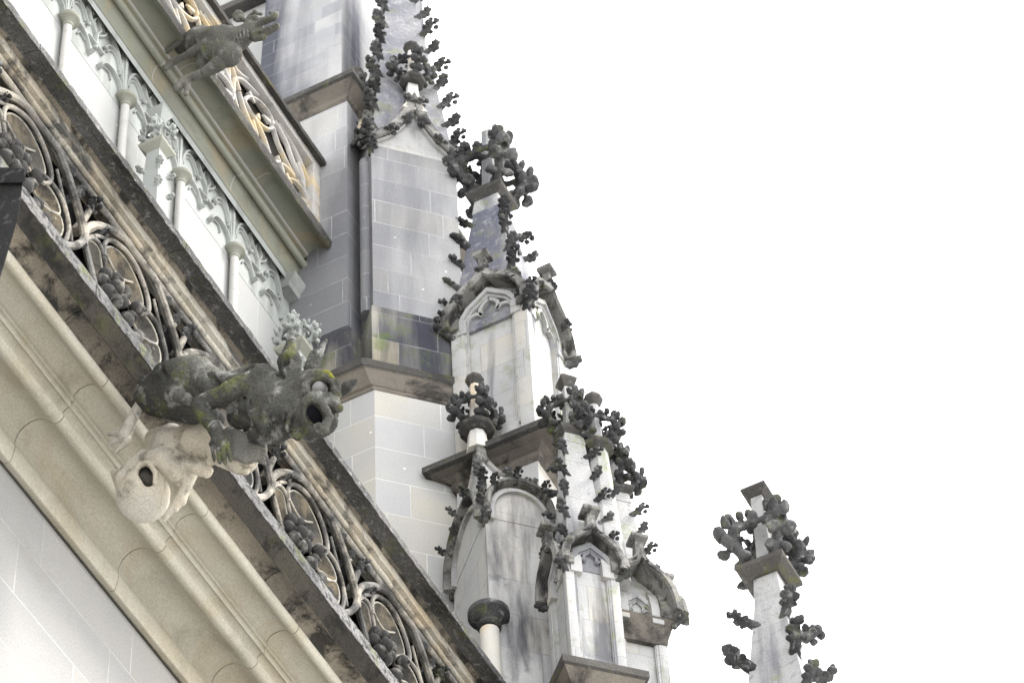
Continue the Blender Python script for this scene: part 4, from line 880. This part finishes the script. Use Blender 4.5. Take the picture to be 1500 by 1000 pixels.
lm=sculpt(loc_(lq),.006,'lichen_patch',MAT['lichen'],.004,30); lo_=bpy.data.objects.new('lichen_patch',lm); col.objects.link(lo_); lo_.parent=g1
legs=[C_((245,360),(190,470),24,26,.015,.05,.12),C_((190,470),(165,520),28,34,.015,.12,.16),C_((165,515),(95,515),22,12,.01,.16,.18),C_((170,535),(100,560),20,10,.01,.16,.18),C_((180,545),(125,600),18,8,.01,.15,.17),C_((268,355),(245,362),26,26,.02,.06,.05),C_((205,400),(225,440),10,8,.01,.06,.07)]
lm=sculpt(loc_(legs),.009,'hind_leg',MAT['figure'],.004,16); o=bpy.data.objects.new('hind_leg',lm); col.objects.link(o); o.parent=g1
o['label']='pale bony hind leg clutching the cornice'
# pale crouching figure below
XG=10.58; U=m_per_px(XG,230,700)/3.124*1.04; XS=.8
g2=empty('carved_figure',tuple(gq(330,620,XG)),'pale crouching stone figure pinned upside down beneath the horned gargoyle','figure carving')
off=np.array(g2.location)
fig=[
 E_((250,800),(118,120,110),.03,0,view_rot(-.2)), C_((170,720),(250,640),50,44,.03,-.03,-.04), C_((250,640),(350,640),46,60,.03,-.04,-.03),
 C_((130,700),(175,760),28,50,.02,-.03,-.03),
 C_((350,640),(380,560),70,78,.03,0,0), C_((380,560),(500,560),78,86,.03,0,0), C_((300,540),(380,520),44,50,.03,.02,0),
 C_((500,560),(600,590),84,62,.03,0,0), C_((480,500),(560,520),46,52,.03,-.05,-.04),
 C_((330,650),(400,700),44,40,.02,-.05,-.04),
 C_((600,600),(690,640),58,56,.03,-.10,-.18),               # head
 E_((705,640),(64,56,58),.02,-.18,view_rot(-.5)), C_((722,636),(748,662),12,13,.006,-.25,-.25),  # face, nose
 C_((690,628),(720,618),9,10,.006,-.25,-.25),C_((745,628),(768,640),9,8,.006,-.23,-.22),Nc(E_((708,638),(13,9,12),.005,-.255,view_rot(.2))),E_((709,639),(8,6,8),.003,-.235,view_rot(0)),
 Nc(E_((716,672),(16,10,24),.006,-.25,view_rot(.5))),C_((700,660),(730,682),8,8,.004,-.25,-.24),C_((700,686),(724,692),10,12,.006,-.24,-.235),
 E_((740,630),(40,36,36),.015,-.18,view_rot(0)),
 C_((455,660),(540,690),30,26,.015,-.03,-.03), E_((520,680),(50,28,30),.012,-.03,view_rot(-.1)),
 C_((470,700),(420,820),30,24,.02,.04,.05), C_((420,820),(365,880),26,16,.012,.05,.04), C_((410,830),(400,865),18,12,.01,.05,.05), C_((365,880),(345,915),14,8,.01,.04,.04),
 Nc(C_((256,696),(262,702),33,30,.010,-.20,.09)),Nc(C_((272,728),(275,732),30,27,.010,-.20,.09)),
 Nc(C_((345,600),(400,665),9,9,.012,-.10,-.10)),
Nc(C_((540,620),(590,640),10,12,.012,-.10,-.10)),Nc(C_((420,610),(450,660),8,10,.012,-.11,-.10)),
 C_((215,690),(235,655),13,14,.008,-.11,-.11),C_((235,655),(275,650),14,13,.008,-.11,-.11),C_((275,650),(305,690),13,12,.008,-.11,-.11),C_((305,690),(305,740),12,11,.008,-.11,-.10),C_((215,690),(228,740),12,11,.008,-.11,-.11),C_((140,700),(150,790),16,22,.015,-.06,-.06),
 E_((340,650),(40,52,40),.015,-.06,view_rot(.3)),C_((560,640),(640,600),22,20,.015,-.07,-.07),
]
for i in range(7):
    a=-1.9+i*.22; cx_,cy_=250+112*math.cos(a+2.6+.2),800+112*math.sin(a+2.6+.2)
for i in range(8):
    x=255+i*14; fig.append(Nc(C_((x,925-i*6),(x+8,895-i*7),4,4,.004,-.06,-.05)))
hl=sculpt(loc_([C_((256,698),(273,730),34,30,.01,.03,.03)]),.009,'hollow_shade',MAT['hollow_shade']); o=bpy.data.objects.new('hollow_shade',hl); col.objects.link(o); o.parent=g2  # darker plug inside the hole, shade put into its stone colour
fm=sculpt(loc_(fig),.009,'figure_body',MAT['figure'],.004,12); o=bpy.data.objects.new('body',fm); col.objects.link(o); o.parent=g2
hair=[]
for i in range(8):
    y=508+i*15
    hair+=[C_((628+i*5,y+14),(672,y-4+i*2),12,13,.006,-.26,-.29),C_((672,y-4+i*2),(716,y+14+i*2),13,13,.006,-.29,-.29),C_((716,y+14+i*2),(765,y-2+i*3),13,12,.006,-.29,-.27),C_((765,y-2+i*3),(806,y+10+i*4),12,8,.006,-.27,-.23)]
hair+=[C_((640,540),(780,590),46,36,.02,-.2,-.2)]
hm=sculpt(loc_(hair),.0075,'hair',MAT['legs'],.003,16); o=bpy.data.objects.new('hair',hm); col.objects.link(o); o.parent=g2
# corbel block that carries both back to the wall
m=MB(); c=Vector(gq(300,430,XG+.05)); 
# upper gargoyle
kw=dict(ox=200,oy=0,s=5.0)
pu=at(255,95,'Y',8.45); XG=pu.x+.05; U=m_per_px(XG,300,70)/5.0; XS=.9
g3=empty('gargoyle',tuple(gq(300,400,XG,**kw)),'long-necked dragon gargoyle with open jaws below the upper balustrade','gargoyle')
off=np.array(g3.location)
dr=[
 C_((330,330),(470,300),70,105,.04,.05,.02,**kw),C_((470,310),(640,320),118,130,.04,.02,0,**kw),C_((560,380),(680,400),110,95,.04,0,0,**kw),C_((640,300),(740,290),112,86,.04,0,0,**kw),
 C_((740,290),(820,240),80,66,.03,0,0,**kw),C_((820,235),(870,190),62,58,.03,0,0,**kw),
 E_((850,170),(62,58,55),.02,0,view_rot(.2),**kw),
 C_((880,170),(1010,130),34,26,.02,-.02,-.03,**kw),E_((1010,115),(34,30,34),.012,-.03,view_rot(0),**kw),E_((985,95),(18,16,18),.01,-.03,view_rot(0),**kw),E_((1025,100),(16,16,16),.01,-.03,view_rot(0),**kw),
 C_((870,262),(1015,205),44,26,.02,0,-.02,**kw),C_((870,285),(930,275),26,24,.015,0,0,**kw),C_((900,232),(1030,178),12,10,.008,-.05,-.05,**kw),E_((1025,190),(24,22,26),.01,-.02,view_rot(0),**kw),
 C_((830,120),(870,90),18,20,.01,-.05,-.06,**kw),C_((870,90),(915,105),20,14,.01,-.06,-.06,**kw),E_((868,130),(22,22,20),.008,-.07,view_rot(0),**kw),
 C_((790,150),(760,120),18,14,.01,-.02,-.03,**kw),E_((746,120),(50,46,20),.01,-.03,view_rot(-.2),**kw),Nc(E_((742,122),(30,26,20),.008,-.075,view_rot(-.2),**kw)),
 Nc(C_((905,205),(1000,165),14,14,.008,-.04,-.05,**kw)),
 C_((480,400),(470,470),46,40,.03,0,0,**kw),C_((600,470),(500,530),56,40,.03,0,0,**kw),
 Nc(E_((530,440),(46,26,40),.02,-.12,view_rot(.1),**kw)),
]
dl=[
 C_((430,260),(330,300),44,30,.02,-.04,-.03,**kw),C_((330,300),(210,380),26,20,.02,-.03,0,**kw),C_((210,380),(170,410),26,20,.015,0,0,**kw),
 C_((520,330),(400,390),56,34,.02,-.08,-.06,**kw),C_((400,390),(260,460),30,24,.02,-.06,-.02,**kw),C_((260,460),(215,500),30,24,.015,-.02,-.02,**kw),
 C_((500,530),(350,590),36,30,.02,0,0,**kw),C_((350,590),(300,650),34,36,.02,0,0,**kw),C_((380,600),(360,690),24,20,.015,.02,.02,**kw),
]
for (x,y) in ((170,400),(215,490),(290,640)):
    for i in range(3): dl.append(C_((x+8*i-4,y+12*i-8),(x+8*i-30,y+12*i),9,7,.008,-.03,-.03,**kw))
for i in range(6): dr+=[C_((430+i*36,250-i*4),(455+i*36,330-i*3),12,9,.015,-.10,-.10,**kw)]
for i in range(5): dr.append(C_((700+i*28,215+i*2),(715+i*26,300-i*6),10,10,.01,-.075,-.07,**kw))
lm=sculpt(loc_(dl),.011,'dragon_legs',MAT['legs'],.004,14); o=bpy.data.objects.new('leg',lm); col.objects.link(o); o.parent=g3
dm_=sculpt(loc_(dr),.011,'dragon_body',MAT['garg2'],.006,12); o=bpy.data.objects.new('body',dm_); col.objects.link(o); o.parent=g3
